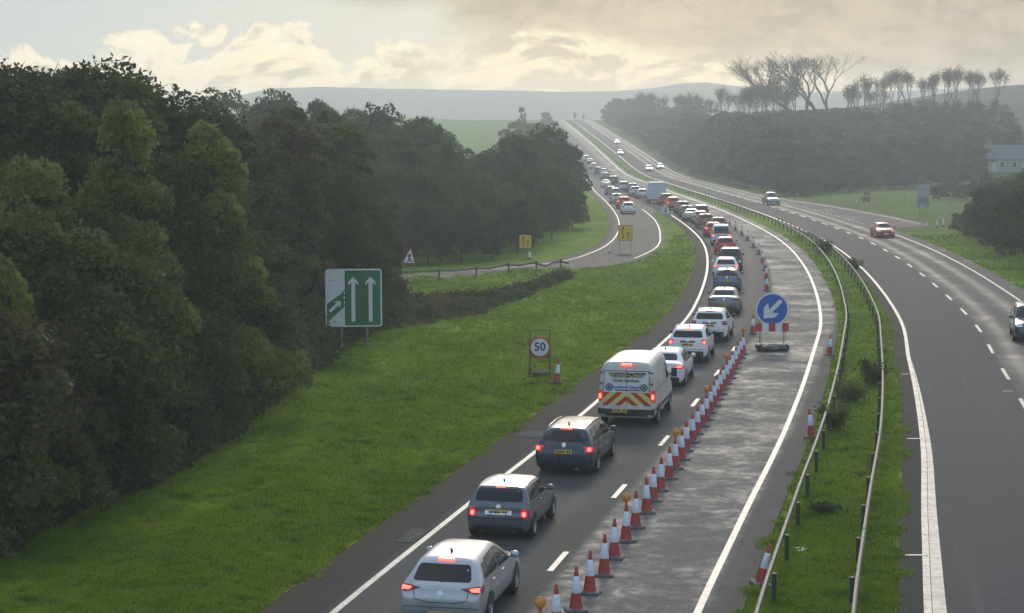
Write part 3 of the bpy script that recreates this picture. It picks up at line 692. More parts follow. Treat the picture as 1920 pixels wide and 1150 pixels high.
# undergrowth along the foot of the wood, scrub on the bank and shrubs in the median
def scrub(name, spots, mat, size, label, kind='stuff', cat=None, dens=260):
    C = []; D = []
    for (x, y, r, h) in spots:
        n = int(dens * r * (h + .4)); d = NR.normal(0, 1, (n, 3)); d /= np.linalg.norm(d, axis=1)[:, None]; d[:, 2] = np.abs(d[:, 2])
        k = NR.uniform(.55, 1.08, n)[:, None] * (1 + .25 * np.sin(d[:, :1] * 9 + x) * np.sin(d[:, 1:2] * 7 + y)); C.append(np.array([x, y, gz(x, y)]) + d * k * np.array([r, r, h])); D.append(d)
    C = np.concatenate(C); D = np.concatenate(D); V, Fa = cards(C, size, D * .4)
    o = link(name, npmesh(name, V, Fa, mat)); return tag(o, label, cat, kind=kind)
def undergrowth():
    fp = [(-60, 1072), (0, 1026), (130, 967), (280, 902), (385, 830), (457, 765), (554, 700), (587, 661), (640, 648), (695, 632), (760, 616), (842, 603), (898, 591), (929, 575), (985, 556), (1030, 535), (1061, 524)]
    sp = []
    for px in np.arange(-60, 1062, 5.0):
        f_ = float(np.interp(px, [a for a, b in fp], [b for a, b in fp])); Y0 = 35900 / (f_ - 245)
        deep = 5.5 if px < 600 else (14 if px < 760 else max(2.0, 16 * (1 - (px - 760) / 330)))
        for j in range(4 if px < 560 else 6):
            Y = Y0 + .5 + R.uniform(0, deep); X = (px + R.uniform(-6, 6) - 960) / F_PX * Y
            db = np.min(np.hypot(BANK[:, 0] - X, BANK[:, 1] - Y))
            if px > 700 and (db < 1.3 or Y > np.interp(X, BANK[:, 0], BANK[:, 1]) - 1.0): continue
            t = (Y - Y0) / deep; h = (.45 + 1.3 * t) * R.uniform(.6, 1.2) * (1 if px < 720 else .26); sp.append((X, Y, h * .95 + .2, h))
    scrub('bramble_undergrowth', sp, LEAF['bramble'], .15, 'tangled brown and green brambles along the foot of the left wood', dens=330)
undergrowth()
def shrub(px, py, r, h, label, name='median_shrub', key='mid', dens=900, size=.09):
    p = at(px, py); root = thing(name, label, 'shrub', tuple(p)); rr = random.Random(px)
    st = MB(); C = []
    for i in range(14):
        a = rr.uniform(0, 6.28); e = rr.uniform(.2, 1); q = Vector((math.cos(a) * r * e, math.sin(a) * r * e, h * rr.uniform(.55, 1)))
        st.tube([(0, 0, 0), q * .6 + Vector((0, 0, .1)), q], [.02, .012, .005], 4, False)
        for _ in range(int(dens * r * h / 14) + 12): t = rr.uniform(.3, 1.05); C.append(tuple(q * t + Vector((rr.gauss(0, .14 * r + .03), rr.gauss(0, .14 * r + .03), rr.gauss(0, .12 * h)))))
    st.ob('stem', BARK, root); V, Fa = cards(np.array(C), size); V[:, 2] = np.maximum(V[:, 2], .02)
    link('foliage', npmesh('foliage', V, Fa, LEAF[key]), root)
shrub(1638, 722, .75, 1.0, 'dark shrub growing through the median barrier where it hides the rail', key='mid', dens=1300)
shrub(1597, 752, .95, .75, 'wide loose green shrub in the median just below the dark one', dens=1500)
shrub(1566, 806, .55, .9, 'upright shrub against the left median barrier beside the leaning cone', dens=1300)
shrub(1543, 966, .45, .3, 'small low weed clump in the lower median grass', key='dark', dens=2400)
shrub(1546, 478, .8, 1.1, 'dark shrub at the far end of the nearer crash barriers', key='dark', dens=2400)
shrub(1604, 505, .7, .8, 'bushy weed behind the barrier posts at the bend', key='dark', dens=2000)

def grass():
    """blades on the visible verges: many near, fewer far"""
    n = 380000; px = NR.uniform(-20, 1940, n); v = NR.uniform(0, 1, n) ** 1.25; py = 1165 - v * (1165 - 440)
    Y = 35900 / (py - 245); X = (px - 960) / F_PX * Y; X += NR.normal(0, .05, n); Y += NR.normal(0, .05, n); o = (X - refx(Y)) * np.cos(np.interp(Y, REF[:, 1], np.arcsin(np.clip(_d[:, 0], -1, 1))))
    la = np.interp(Y, [a for a, b in LA], [b for a, b in LA]); r2 = np.interp(Y, [a for a, b in R2m], [b for a, b in R2m]); r3 = np.interp(Y, [a for a, b in R3b], [b for a, b in R3b]) + 1.1
    edge = NR.normal(0, .10, n) + .16 * np.sin(Y * .9 + 1.3 * np.sin(Y * .31)) + .10 * np.sin(Y * 2.7)
    ok = ((o < la + edge) | ((o > RA + .05 + edge) & (o < r2 + edge)) | ((o > r3 + edge) & (py > 400)))
    # keep off the slip road
    ok &= ~((Y > 146) & (X < np.interp(Y, SL[:, 1], SL[:, 0]) - 1.5))
    i_ = np.where(ok & (Y > 112) & (X < 24))[0]; S_ = SL[(SL[:, 1] < 275)][::2]; dmin = np.full(len(i_), 99.0)
    for q in S_: dmin = np.minimum(dmin, np.hypot(X[i_] - q[0], Y[i_] - q[1]))
    ok[i_[dmin < 5.85]] = False
    X, Y = X[ok], Y[ok]; n = len(X); Z = ground(X, Y) - .03
    T_ = NR.random((512, 512))
    def vn(x, y):
        xi, yi = np.floor(x).astype(int), np.floor(y).astype(int); fx, fy = x - xi, y - yi; fx = fx * fx * (3 - 2 * fx); fy = fy * fy * (3 - 2 * fy); a = lambda i, j: T_[(xi + i) % 512, (yi + j) % 512]
        return (a(0, 0) * (1 - fx) + a(1, 0) * fx) * (1 - fy) + (a(0, 1) * (1 - fx) + a(1, 1) * fx) * fy
    clump = np.clip(.6 * vn(X * 1.3, Y * .9) + .5 * vn(X * 3.1, Y * 2.3) - .05, 0, 1); clump = np.clip((clump - .30) * 1.8, 0, 1)
    h = (.045 + .11 * clump) * NR.uniform(.6, 1.3, n) * (1 + (Y - 40) / 160); B = 3
    V = np.zeros((n, B, 3, 3)); base = np.stack([X, Y, Z], 1)
    for b in range(B):
        a = NR.uniform(0, 6.28, n); w = .012 + Y * .00022; jx, jy = NR.normal(0, .05, n), NR.normal(0, .05, n); q = base + np.stack([jx, jy, np.zeros(n)], 1)
        dx, dy = np.cos(a) * w, np.sin(a) * w; lx, ly = NR.normal(0, .45, n) * h, NR.normal(0, .45, n) * h
        V[:, b, 0] = q + np.stack([dx, dy, np.zeros(n)], 1); V[:, b, 1] = q - np.stack([dx, dy, np.zeros(n)], 1); V[:, b, 2] = q + np.stack([lx, ly, h], 1)
    V = V.reshape(-1, 3); tag(link('grass', npmesh('grass', V, np.arange(len(V)).reshape(-1, 3), TUFT)), 'short bright green grass on the verges and median', kind='stuff')
grass()

# ------------------------------------------------------------------ haze
def haze():
    o = MB().box((0, 850, 19), (3700, 2300, 58)).ob('haze', None)
    m = bpy.data.materials.new('haze'); m.use_nodes = True; g = NT(m.node_tree); g.n.clear()
    out = g.node('ShaderNodeOutputMaterial'); v = g.node('ShaderNodeVolumePrincipled'); v.inputs['Color'].default_value = (.84, .93, 1, 1)
    v.inputs['Density'].default_value = .00061; v.inputs['Anisotropy'].default_value = .5
    g.l.new(v.outputs[0], out.inputs['Volume']); o.data.materials.clear(); o.data.materials.append(m)
    tag(o, 'thin pale haze in the air over the valley', kind='stuff')
haze()

# ------------------------------------------------------------------ vehicles
def paint(name, col, rough=.32, metal=.0):
    return pmat('paint_' + name, col, rough, metal, coat=.6, noise=(1.3, .06))
PAINTS = dict(silver=paint('silver', (.42, .44, .47), .3, .55), steel=paint('steel_grey', (.11, .125, .15), .32, .4), navy=paint('dark_navy', (.022, .034, .055), .28, .2), white=paint('white', (.70, .71, .72), .35),
    grey=paint('mid_grey', (.16, .17, .18), .33, .35), black=paint('black', (.015, .016, .018), .25), red=paint('red', (.42, .022, .018), .45), maroon=paint('maroon', (.26, .018, .024), .45), blue=paint('blue_grey', (.09, .13, .19), .3, .3),
    orange=paint('orange_red', (.48, .12, .05), .35), lightblue=paint('pale_blue', (.38, .50, .60), .4), cream=paint('cream', (.55, .53, .45), .4), darkgreen=paint('dark_green', (.04, .07, .06), .3), tan=paint('pale_gold', (.38, .35, .28), .35, .3))
GLASS = pmat('tinted_glass', (.012, .015, .018), .06, 0, spec=.35)
TRIM = pmat('black_plastic_trim', (.018, .018, .019), .55)
RUBBER = pmat('tyre_rubber', (.018, .018, .018), .8, noise=(8, .3))
ALLOY = pmat('alloy_wheel', (.42, .42, .43), .35, .7)
CHROME = pmat('chrome_trim', (.6, .6, .6), .18, .9)
LENS = pmat('red_lens', (.35, .01, .012), .25, emit=(1, .03, .02), estr=.22, coat=.5)
LENS_ON = pmat('lit_red_lamp', (.8, .05, .04), .3, emit=(1, .09, .06), estr=3.2)
LENS_DK = pmat('unlit_red_lens', (.16, .01, .014), .22, coat=.5)
HEAD = pmat('headlamp_lens', (.6, .62, .65), .15, coat=.5); HEAD_ON = pmat('lit_headlamp', (.9, .9, .85), .2, emit=(1, .96, .85), estr=4)
PLATE_Y = pmat('yellow_number_plate', (.62, .46, .06), .45); PLATE_W = pmat('white_number_plate', (.7, .7, .68), .45); INK = pmat('black_ink', (.01, .01, .01), .6)

def pch(x, X, Y):
    """monotone cubic through table Y (rows) at X"""
    X = np.asarray(X, float); Y = np.asarray(Y, float); h = np.diff(X); d = np.diff(Y, axis=0) / h[:, None]; m = np.zeros_like(Y); m[0] = d[0]; m[-1] = d[-1]
    a, b = d[:-1], d[1:]; w1 = (2 * h[1:] + h[:-1])[:, None]; w2 = (h[1:] + 2 * h[:-1])[:, None]
    with np.errstate(all='ignore'): hm = (w1 + w2) / (w1 / a + w2 / b)
    m[1:-1] = np.where(a * b > 0, hm, 0)
    i = np.clip(np.searchsorted(X, x, side='right') - 1, 0, len(X) - 2); t = ((x - X[i]) / h[i])[:, None]; H = h[i][:, None]
    return (2 * t ** 3 - 3 * t ** 2 + 1) * Y[i] + (t ** 3 - 2 * t ** 2 + t) * H * m[i] + (-2 * t ** 3 + 3 * t ** 2) * Y[i + 1] + (t ** 3 - t ** 2) * H * m[i + 1]
def rrect(w, h, r, n=4, cx=0, cz=0, taper=0):
    """rounded rectangle; taper narrows the top by that much each side"""
    o = []
    for (sx, sz, a0) in ((1, 1, 0), (-1, 1, 90), (-1, -1, 180), (1, -1, 270)):
        for k in range(n + 1):
            a = rad(a0 + 90 * k / n); x = sx * (w - r) + r * math.cos(a); z = sz * (h - r) + r * math.sin(a)
            o.append((cx + x - (taper * (z / h + 1) / 2) * (1 if x > 0 else -1), cz + z))
    return o
def refine(poly, step=.06):
    out = []
    for i, p in enumerate(poly):
        q = poly[(i + 1) % len(poly)]; n = max(1, int(math.dist(p, q) / step))
        for k in range(n): t = k / n; out.append((p[0] * (1 - t) + q[0] * t, p[1] * (1 - t) + q[1] * t))
    return out
class Body:
    def __init__(s, st, roh):
        """st: stations (y, zb, zm, zl, zt, w, wb, wt, drop)"""
        st = np.array(st, float); ks = np.arange(len(st)); u = np.concatenate([np.linspace(i, i + 1, 5, endpoint=False) for i in ks[:-1]] + [[ks[-1]]])
        T = pch(u, ks, st); vs = np.arange(8.0); vd = np.linspace(0, 7, 36); V = []
        for (y, zb, zm, zl, zt, w, wb, wt, dr) in T:
            ring = np.array([(0, zb), (w * .82, zb), (w * .965, zb + min(.12, (zt - zb) * .2)), (w, zm), (wb, zl), (wt, zt - dr), (wt * .72, zt - dr * .22), (0, zt)])
            ring[:, 1] = np.maximum.accumulate(ring[:, 1]); q = pch(vd, vs, ring); half = [(x, y - roh, z) for x, z in q]
            V += half + [(-x, y_, z) for x, y_, z in half[-2:0:-1]]
        n = 70; m = len(T); Fs = [(i * n + k, i * n + (k + 1) % n, (i + 1) * n + (k + 1) % n, (i + 1) * n + k) for i in range(m - 1) for k in range(n)]
        Fs += [tuple(range(n))[::-1], tuple(range((m - 1) * n, m * n))]
        s.V = V; s.F = Fs; s.roh = roh; s.L = st[-1][0]; s.bvh = BVHTree.FromPolygons([Vector(v) for v in V], Fs)
    def hit(s, view, a, b):
        if view == 'rear': o, d = Vector((a, -9, b)), Vector((0, 1, 0))
        elif view == 'front': o, d = Vector((a, 12, b)), Vector((0, -1, 0))
        elif view == 'right': o, d = Vector((4, a, b)), Vector((-1, 0, 0))
        elif view == 'left': o, d = Vector((-4, a, b)), Vector((1, 0, 0))
        else: o, d = Vector((a, b, 9)), Vector((0, 0, -1))
        p, n, i, t = s.bvh.ray_cast(o, d)
        return p, n, d
    def decal(s, mb, view, poly, off=.006, rings=(.0, .35, .7, 1.0)):
        """shape drawn in a flat view and laid on the bodywork"""
        poly = refine(poly); cx = sum(p[0] for p in poly) / len(poly); cz = sum(p[1] for p in poly) / len(poly); n = len(poly); V = []
        for r in rings[1:]:
            for (a, b) in poly:
                t = r; ok = False
                for _ in range(12):
                    p, nn, d = s.hit(view, cx + (a - cx) * t, cz + (b - cz) * t)
                    if p is not None: ok = True; break
                    t *= .93
                if not ok: p = V[-1] if V else Vector((0, 0, 0)); V.append(p); continue
                if nn.dot(d) > 0: nn = -nn
                V.append(p + (nn * .5 - d * .5) * off * 1.2)
        p, nn, d = s.hit(view, cx, cz); c = (p - d * off) if p is not None else V[0]
        k = len(rings) - 1; Fs = [(k * n, i, (i + 1) % n) for i in range(n)]
        for j in range(k - 1): Fs += [(j * n + i, (j + 1) * n + i, (j + 1) * n + (i + 1) % n, j * n + (i + 1) % n) for i in range(n)]
        return mb.add(V + [c], Fs, True)
    def strip(s, mb, view, pts, w, off=.004):
        P = [Vector((a, b, 0)) for a, b in pts]; Q = []
        for i in range(len(P) - 1):
            n = max(1, int((P[i + 1] - P[i]).length / .08))
            for k in range(n): Q.append(P[i].lerp(P[i + 1], k / n))
        Q.append(P[-1]); V = []
        for i, q in enumerate(Q):
            d = (Q[min(i + 1, len(Q) - 1)] - Q[max(i - 1, 0)]).normalized(); nn = Vector((-d.y, d.x, 0)) * w / 2
            for sg in (-1, 1):
                r = q + nn * sg; p, n_, dd = s.hit(view, r.x, r.y)
                if p is None: p, n_, dd = s.hit(view, q.x, q.y)
                if p is None: p = Vector(V[-1]) if V else Vector((0, 0, 0)); V.append(p); continue
                V.append(p - dd * off)
        return mb.add(V, [(2 * i, 2 * i + 1, 2 * i + 3, 2 * i + 2) for i in range(len(Q) - 1)])

def wheel_mesh(r, wd):
    t = MB(); M = Matrix.Rotation(math.pi / 2, 4, 'Y')
    t.lathe([(r * .62, -wd / 2), (r * .9, -wd / 2), (r, -wd / 2 + .03), (r, wd / 2 - .03), (r * .9, wd / 2), (r * .62, wd / 2)], 28, M, True, False)
    t.lathe([(r * .62, wd / 2 - .05), (.001, wd / 2 - .06)], 20, M, False, False); t.lathe([(r * .62, -wd / 2 + .05), (.001, -wd / 2 + .06)], 20, M, False, False)
    a = MB()
    for sg in (-1, 1):
        a.lathe([(r * .64, sg * (wd / 2 - .004)), (r * .57, sg * (wd / 2 - .004)), (r * .56, sg * (wd / 2 - .03))], 24, M, True, False)
        a.lathe([(r * .16, sg * (wd / 2 - .012)), (.001, sg * (wd / 2 - .01))], 12, M, False, False)
        for k in range(5):
            q = 2 * math.pi * k / 5; c, s_ = math.cos(q), math.sin(q); x = sg * (wd / 2 - .012)
            V = [(x, c * r * .12 - s_ * .04, s_ * r * .12 + c * .04), (x, c * r * .12 + s_ * .04, s_ * r * .12 - c * .04), (x, c * r * .58 + s_ * .028, s_ * r * .58 - c * .028), (x, c * r * .58 - s_ * .028, s_ * r * .58 + c * .028)]
            a.add(V, [(0, 1, 2, 3)])
    return t.me('tyre', RUBBER), a.me('rim', ALLOY)

def build_car(name, cat, S):
    """S: dict of dimensions; returns the prototype root. Origin under the rear axle, +y forward."""
    L, W, H = S['L'], S['W'] / 2, S['H']; roh = S.get('roh', .75); wb_ = S['wb']; dz = S['deck']; belt = S['belt']; rr_ = S['roof_rear']; tm = S.get('tumble', .66)
    wr = S.get('wr', .33); zb = S.get('zb', .22); hood = S.get('hood', belt + .02); wst, wsb = S['ws_top'], S['ws_base']; rs = S.get('rear_step', .12)
    st = [(0, .42, .5, .62, .70, W * .80, W * .78, W * .70, .03),
          (.03, zb + .1, .55, .70, dz - .20, W * .93, W * .92, W * .84, .04),
          (rs * .5, zb + .04, .58, dz - .12, dz - .06, W * .965, W * .95, W * .86, .05),
          (rs, zb, .6, dz - .06, dz + .02, W * .985, W * .955, W * (tm + .15), .05)]
    if S.get('boot'):   # saloon or low tail: a lid before the rear screen
        st += [(rs + S['boot'], zb, .6, belt - .02, dz + .06, W, W * .95, W * .80, .05)]
    st += [(rr_ - .05, zb, .6, belt, H - .09, W, W * .945, W * tm, .07), (rr_ + .12, zb, .6, belt, H - .035, W, W * .94, W * tm, .08),
           (wst * .5 + rr_ * .5, zb, .6, belt - .01, H, W, W * .94, W * tm, .08), (wst, zb, .6, belt - .03, H - .06, W, W * .94, W * (tm - .02), .08),
           (wsb - .02, zb, .6, belt - .06, hood + .03, W, W * .93, W * .80, .05), (wsb + .15, zb, .6, belt - .09, hood, W * .995, W * .92, W * .78, .05),
           (L - .38, zb, .58, hood - .22, hood - .12, W * .955, W * .90, W * .74, .06), (L - .12, zb + .03, .55, hood - .34, hood - .24, W * .85, W * .80, W * .66, .06), (L, .34, .45, .50, .56, W * .62, W * .6, W * .5, .03)]
    B = Body(st, roh); root = thing(name, 'x', cat)
    bm_ = MB().add(B.V, B.F, True); body = bm_.ob('body', PAINTS[S['paint']], root)
    y = lambda v: v - roh
    # rear screen, windscreen
    g = MB(); rw = S.get('rwin', (W * .74, dz + .09, H - .12, .10)); B.decal(g, 'rear', rrect(rw[0], (rw[2] - rw[1]) / 2, .07, 4, 0, (rw[1] + rw[2]) / 2, rw[3])); g.ob('rear_window', GLASS, root)
    if S.get('rwin2'): pass
    g = MB(); B.decal(g, 'front', rrect(W * .80, (H - .12 - hood - .06) / 2, .08, 4, 0, (H - .12 + hood + .06) / 2, .12)); g.ob('windscreen', GLASS, root)
    for sd_, sg in (('right', 1), ('left', -1)):
        for win in S['side']:
            g = MB(); B.decal(g, sd_, [(y(a), b) for a, b in win], .007); g.ob('side_window', GLASS, root)
        g = MB()
        for ln in S.get('seams', ()): B.strip(g, sd_, [(y(a), b) for a, b in ln], .014)
        if g.v: g.ob('door_seam', TRIM, root)
        g = MB(); B.strip(g, sd_, [(.45, zb + .07), (wb_ - .45, zb + .07)], .09, .012); g.ob('sill', TRIM if S.get('dark_sill', 1) else CHROME, root)
        if S.get('chrome_line'):
            g = MB(); B.strip(g, sd_, [(y(a), b) for a, b in S['chrome_line']], .025, .009); g.ob('window_trim', CHROME, root)
        for wy in (0, wb_):
            g = MB(); R_ = wr + .055; pl = [(wy + R_ * math.cos(a), wr + R_ * math.sin(a)) for a in np.linspace(-.25, math.pi + .25, 22)]
            B.decal(g, sd_, pl, .004, (0, .5, .8, 1)); g.ob('wheel_arch', TRIM, root)
        for hy in S.get('handles', ()):
            p, n_, d_ = B.hit(sd_, y(hy), belt - .09)
            if p: MB().box((p.x + sg * .012, p.y, p.z), (.025, .17, .03)).ob('door_handle', PAINTS[S['paint']] if not S.get('dark_handles') else TRIM, root)
        # door mirror
        p, n_, d_ = B.hit(sd_, y(wsb - .42), belt - .01); mz = belt + .07
        if p:
            mm = MB(); mm.lathe([(.015, -.10), (.085, -.085), (.10, 0), (.085, .075), (.02, .09)], 12, Matrix.Translation((sg * (W + .07), y(wsb - .40), mz)) @ Matrix.Rotation(math.pi / 2, 4, 'Y') @ Matrix.Diagonal((.85, .9, 1, 1)))
            mm.box((sg * (W - .02), y(wsb - .38), mz - .05), (.12, .05, .04)); mm.ob('door_mirror', TRIM if S.get('dark_mirrors') else PAINTS[S['paint']], root)
    # lamps, bumper, plate, badge
    for sg in (-1, 1):
        g = MB(); B.decal(g, 'rear', [(x * sg, z) for x, z in S['lamp']], .016)
        sd_ = 'right' if sg > 0 else 'left'; B.decal(g, sd_, [(y(a), b) for a, b in S['lamp_side']], .013)
        l = g.ob('tail_light', S.get('lampmat', LENS), root)
        if S.get('glow'):
            g = MB(); B.decal(g, 'rear', [(x * sg, z) for x, z in S['glow']], .026); g.ob('bulb', LENS_ON, l)
        g = MB(); hx = W * .70; B.decal(g, 'front', rrect(.17, .065, .04, 3, sg * hx, hood - .26 - S.get('hl', 0), .02), .016); g.ob('headlight', S.get('headmat', HEAD), root)
    hb = S.get('high_brake')
    if hb: MB().box((0, y(rr_ - hb[0]), hb[1]), (hb[2], .10, .045), 0, hb[3] if len(hb) > 3 else .0).ob('high_brake_light', S.get('hbmat', LENS_ON), root)
    g = MB(); bz = S.get('bumper', (.30, .13)); B.decal(g, 'rear', rrect(W * .80, bz[1], .06, 3, 0, bz[0]), .007); g.ob('lower_bumper', TRIM, root)
    g = MB(); B.decal(g, 'front', rrect(W * .50, .10, .05, 3, 0, .46), .01); g.ob('grille', TRIM, root)
    px_, pz = S.get('plate', (0, .55)); p, n_, d_ = B.hit('rear', px_, pz)
    g = MB().box((px_, p.y - .018, pz), (.52, .02, .115)); pl = g.ob('number_plate', PLATE_Y, root)
    g = MB()
    for k in range(7):
        if k != 4: g.box((px_ - .2 + k * .066, p.y - .0305, pz), (.042, .005, .07)); 
    g.ob('plate_lettering', INK, pl)
    p2, _, _ = B.hit('front', 0, .40); MB().box((0, p2.y + .018, .40), (.52, .02, .11)).ob('front_plate', PLATE_W, root)
    if S.get('badge'):
        bx, bz_ = S['badge']; g = MB(); B.decal(g, 'rear', [(bx + .065 * math.cos(a), bz_ + .065 * math.sin(a)) for a in np.linspace(0, 6.28, 14, endpoint=False)], .014); g.ob('badge', CHROME, root)
    for (poly, nm, mt) in S.get('rear_extra', ()):
        g = MB(); B.decal(g, 'rear', poly, .009); g.ob(nm, mt, root)
    for ln in S.get('rear_seams', ()):
        g = MB(); B.strip(g, 'rear', ln, .014, .006); g.ob('tailgate_seam', TRIM, root)
    # wiper, aerial, rails, exhaust
    if S.get('wiper', True): 
        g = MB(); B.strip(g, 'rear', [(-.03, rw[1] + .01), (.32, rw[1] + .05)], .022, .02); g.ob('rear_wiper', TRIM, root)
    if S.get('rails'):
        for sg in (-1, 1):
            x = sg * W * (tm - .05); a, b = y(rr_ + .12), y(wst - .2); zr = [B.hit('top', x, q)[0].z for q in (a, a + .12, (a + b) / 2, b - .12, b)]
            MB().tube([(x, a, zr[0]), (x, a + .12, zr[1] + .045), (x, (a + b) / 2, zr[2] + .05), (x, b - .12, zr[3] + .045), (x, b, zr[4])], .02, 6).ob('roof_rail', ALLOY if S.get('rails') == 1 else PAINTS[S['paint']], root)
    if S.get('fin', True): MB().tube([(0, y(rr_ + .42), H - .02), (0, y(rr_ + .36), H + .045), (0, y(rr_ + .30), H + .09)], [.035, .022, .008], 6).ob('aerial', TRIM, root)
    MB().box((W * .45, y(.10), .24), (.09, .12, .06)).ob('exhaust', CHROME, root)
    tyre, rim = wheel_mesh(wr, .21)
    for wy in (0, wb_):
        for sg in (-1, 1):
            w_ = link('wheel', tyre, root, (sg * (W - .098), wy, wr)); link('rim', rim, w_)
    fl = MB().box((0, (wb_) / 2, zb + .02), (W * 1.5, wb_ + .8, .10)); fl.ob('underbody', TRIM, root)
    if S.get('extra'): S['extra'](root, B)
    root.location = (0, -500, 0); root['body_name'] = body.name
    return root

def trapw(a, b, c, d): return [a, b, c, d]
S_hatch = dict(L=4.37, W=1.81, H=1.48, wb=2.66, roh=.80, deck=.98, belt=.95, roof_rear=.62, ws_top=2.45, ws_base=3.32, tumble=.68, paint='silver',
    side=[[(.55, 1.03), (.95, .99), (1.05, 1.30), (.80, 1.28)], [(1.00, .99), (1.85, .97), (1.85, 1.37), (1.10, 1.34)], [(1.93, .97), (2.98, .93), (2.35, 1.34), (1.93, 1.37)]],
    chrome_line=[(.60, 1.01), (3.0, .92)], seams=[[(1.0, .97), (1.02, .60), (1.25, .32)], [(1.89, 1.0), (1.90, .32)], [(2.98, .92), (3.02, .34)]], handles=(1.25, 2.15),
    lamp=[(.42, .90), (.60, .925), (.88, .96), (.88, .82), (.74, .80), (.56, .85)], lamp_side=[(.05, .94), (.30, .95), (.28, .84), (.08, .81)], lampmat=LENS_DK, glow=[(.62, .905), (.84, .925), (.84, .85), (.68, .85)],
    high_brake=(.03, 1.405, .34, .1), rwin=(.64, 1.02, 1.32, .09), badge=(0, .80), plate=(0, .34), bumper=(.24, .06), rear_extra=[],
    rear_seams=[[(-.60, .84), (-.56, .66), (-.30, .60), (.30, .60), (.56, .66), (.60, .84)], [(-.80, .50), (.80, .50)]])
S_mini = dict(L=3.65, W=1.69, H=1.41, wb=2.47, roh=.55, deck=.92, belt=.93, roof_rear=.34, rear_step=.08, ws_top=2.0, ws_base=2.62, hood=.98, tumble=.76, wr=.31, paint='steel',
    side=[[(.33, .99), (1.18, .97), (1.18, 1.29), (.44, 1.28)], [(1.25, .97), (2.40, .95), (2.02, 1.26), (1.25, 1.29)]],
    chrome_line=[(.25, .955), (2.5, .925)], seams=[[(1.21, .95), (1.19, .55), (1.30, .30)], [(2.38, .92), (2.40, .34)]], handles=(1.42,),
    lamp=rrect(.085, .115, .06, 4, .68, .72), lamp_side=[(.05, .80), (.12, .82), (.12, .64), (.05, .64)], lampmat=LENS, glow=rrect(.05, .06, .04, 4, .68, .70),
    high_brake=(.0, 1.345, .24, .1), rwin=(.64, .99, 1.30, .07), plate=(0, .72), badge=(0, .86), bumper=(.27, .08), wiper=True, fin=True,
    rear_extra=[(rrect(.35, .085, .04, 3, 0, .715), 'plate_recess', CHROME)], rear_seams=[[(-.66, .56), (.66, .56)], [(-.62, .52), (-.60, .90)], [(.62, .52), (.60, .90)]])
S_estate = dict(L=4.68, W=1.81, H=1.47, wb=2.68, roh=.98, deck=1.0, belt=.95, roof_rear=.50, ws_top=2.95, ws_base=3.62, tumble=.70, paint='navy', rails=1,
    side=[[(.55, 1.03), (1.28, 1.0), (1.28, 1.35), (.72, 1.32)], [(1.36, .99), (2.20, .97), (2.20, 1.37), (1.36, 1.36)], [(2.28, .97), (3.30, .93), (2.78, 1.33), (2.28, 1.37)]],
    chrome_line=[(.55, 1.00), (3.3, .91)], seams=[[(1.32, .98), (1.34, .60), (1.5, .32)], [(2.24, .97), (2.24, .32)], [(3.30, .92), (3.34, .34)]], handles=(1.6, 2.5),
    lamp=[(.60, .92), (.88, .94), (.88, .76), (.66, .76), (.66, .84)], lamp_side=[(.04, .93), (.26, .93), (.20, .78), (.05, .77)], lampmat=LENS, glow=[(.74, .90), (.85, .90), (.85, .80), (.74, .80)],
    high_brake=(.0, 1.415, .36, .1), rwin=(.70, 1.05, 1.34, .08), badge=(0, .955), plate=(0, .76), bumper=(.30, .09), rear_seams=[[(-.80, .66), (.80, .66)], [(-.62, .68), (-.60, .98)], [(.62, .68), (.60, .98)]])
S_suv = dict(L=4.35, W=1.82, H=1.60, wb=2.67, roh=.82, deck=1.08, belt=1.05, roof_rear=.52, ws_top=2.45, ws_base=3.15, hood=1.10, tumble=.72, wr=.36, zb=.28, paint='white', rails=1, dark_mirrors=True,
    side=[[(.60, 1.14), (1.10, 1.10), (1.10, 1.43), (.80, 1.40)], [(1.17, 1.09), (1.98, 1.07), (1.98, 1.47), (1.17, 1.45)], [(2.06, 1.07), (2.90, 1.04), (2.40, 1.42), (2.06, 1.46)]],
    seams=[[(1.13, 1.07), (1.15, .66), (1.35, .40)], [(2.02, 1.07), (2.02, .38)], [(2.95, 1.0), (2.98, .4)]], handles=(1.35, 2.25), dark_handles=True,
    lamp=rrect(.11, .10, .03, 3, .76, .98), lamp_side=[(.06, 1.06), (.20, 1.06), (.20, .90), (.06, .90)], lampmat=LENS_DK, glow=rrect(.07, .055, .03, 3, .76, .95),
    high_brake=(.02, 1.535, .40, .1), rwin=(.68, 1.15, 1.43, .07), badge=(0, 1.03), plate=(0, .84), bumper=(.40, .15), rear_extra=[(rrect(.34, .035, .02, 3, 0, .97), 'tailgate_trim', TRIM)], rear_seams=[[(-.78, .64), (.78, .64)]])
S_mpv = dict(S_suv, L=4.6, H=1.75, paint='navy', rails=0, tumble=.76, zb=.24, wr=.32, belt=1.05, deck=1.08, roof_rear=.34, rear_step=.08, dark_mirrors=False, dark_handles=False, wb=2.75,
    rwin=(.70, 1.15, 1.58, .07), lamp=[(.72, 1.45), (.84, 1.42), (.88, .95), (.74, .95)], lamp_side=[(.10, 1.3), (.18, 1.3), (.18, .98), (.08, .98)],
    side=[[(.45, 1.14), (1.10, 1.10), (1.10, 1.56), (.55, 1.54)], [(1.17, 1.09), (1.98, 1.07), (1.98, 1.60), (1.17, 1.58)], [(2.06, 1.07), (2.95, 1.04), (2.50, 1.52), (2.06, 1.60)]])
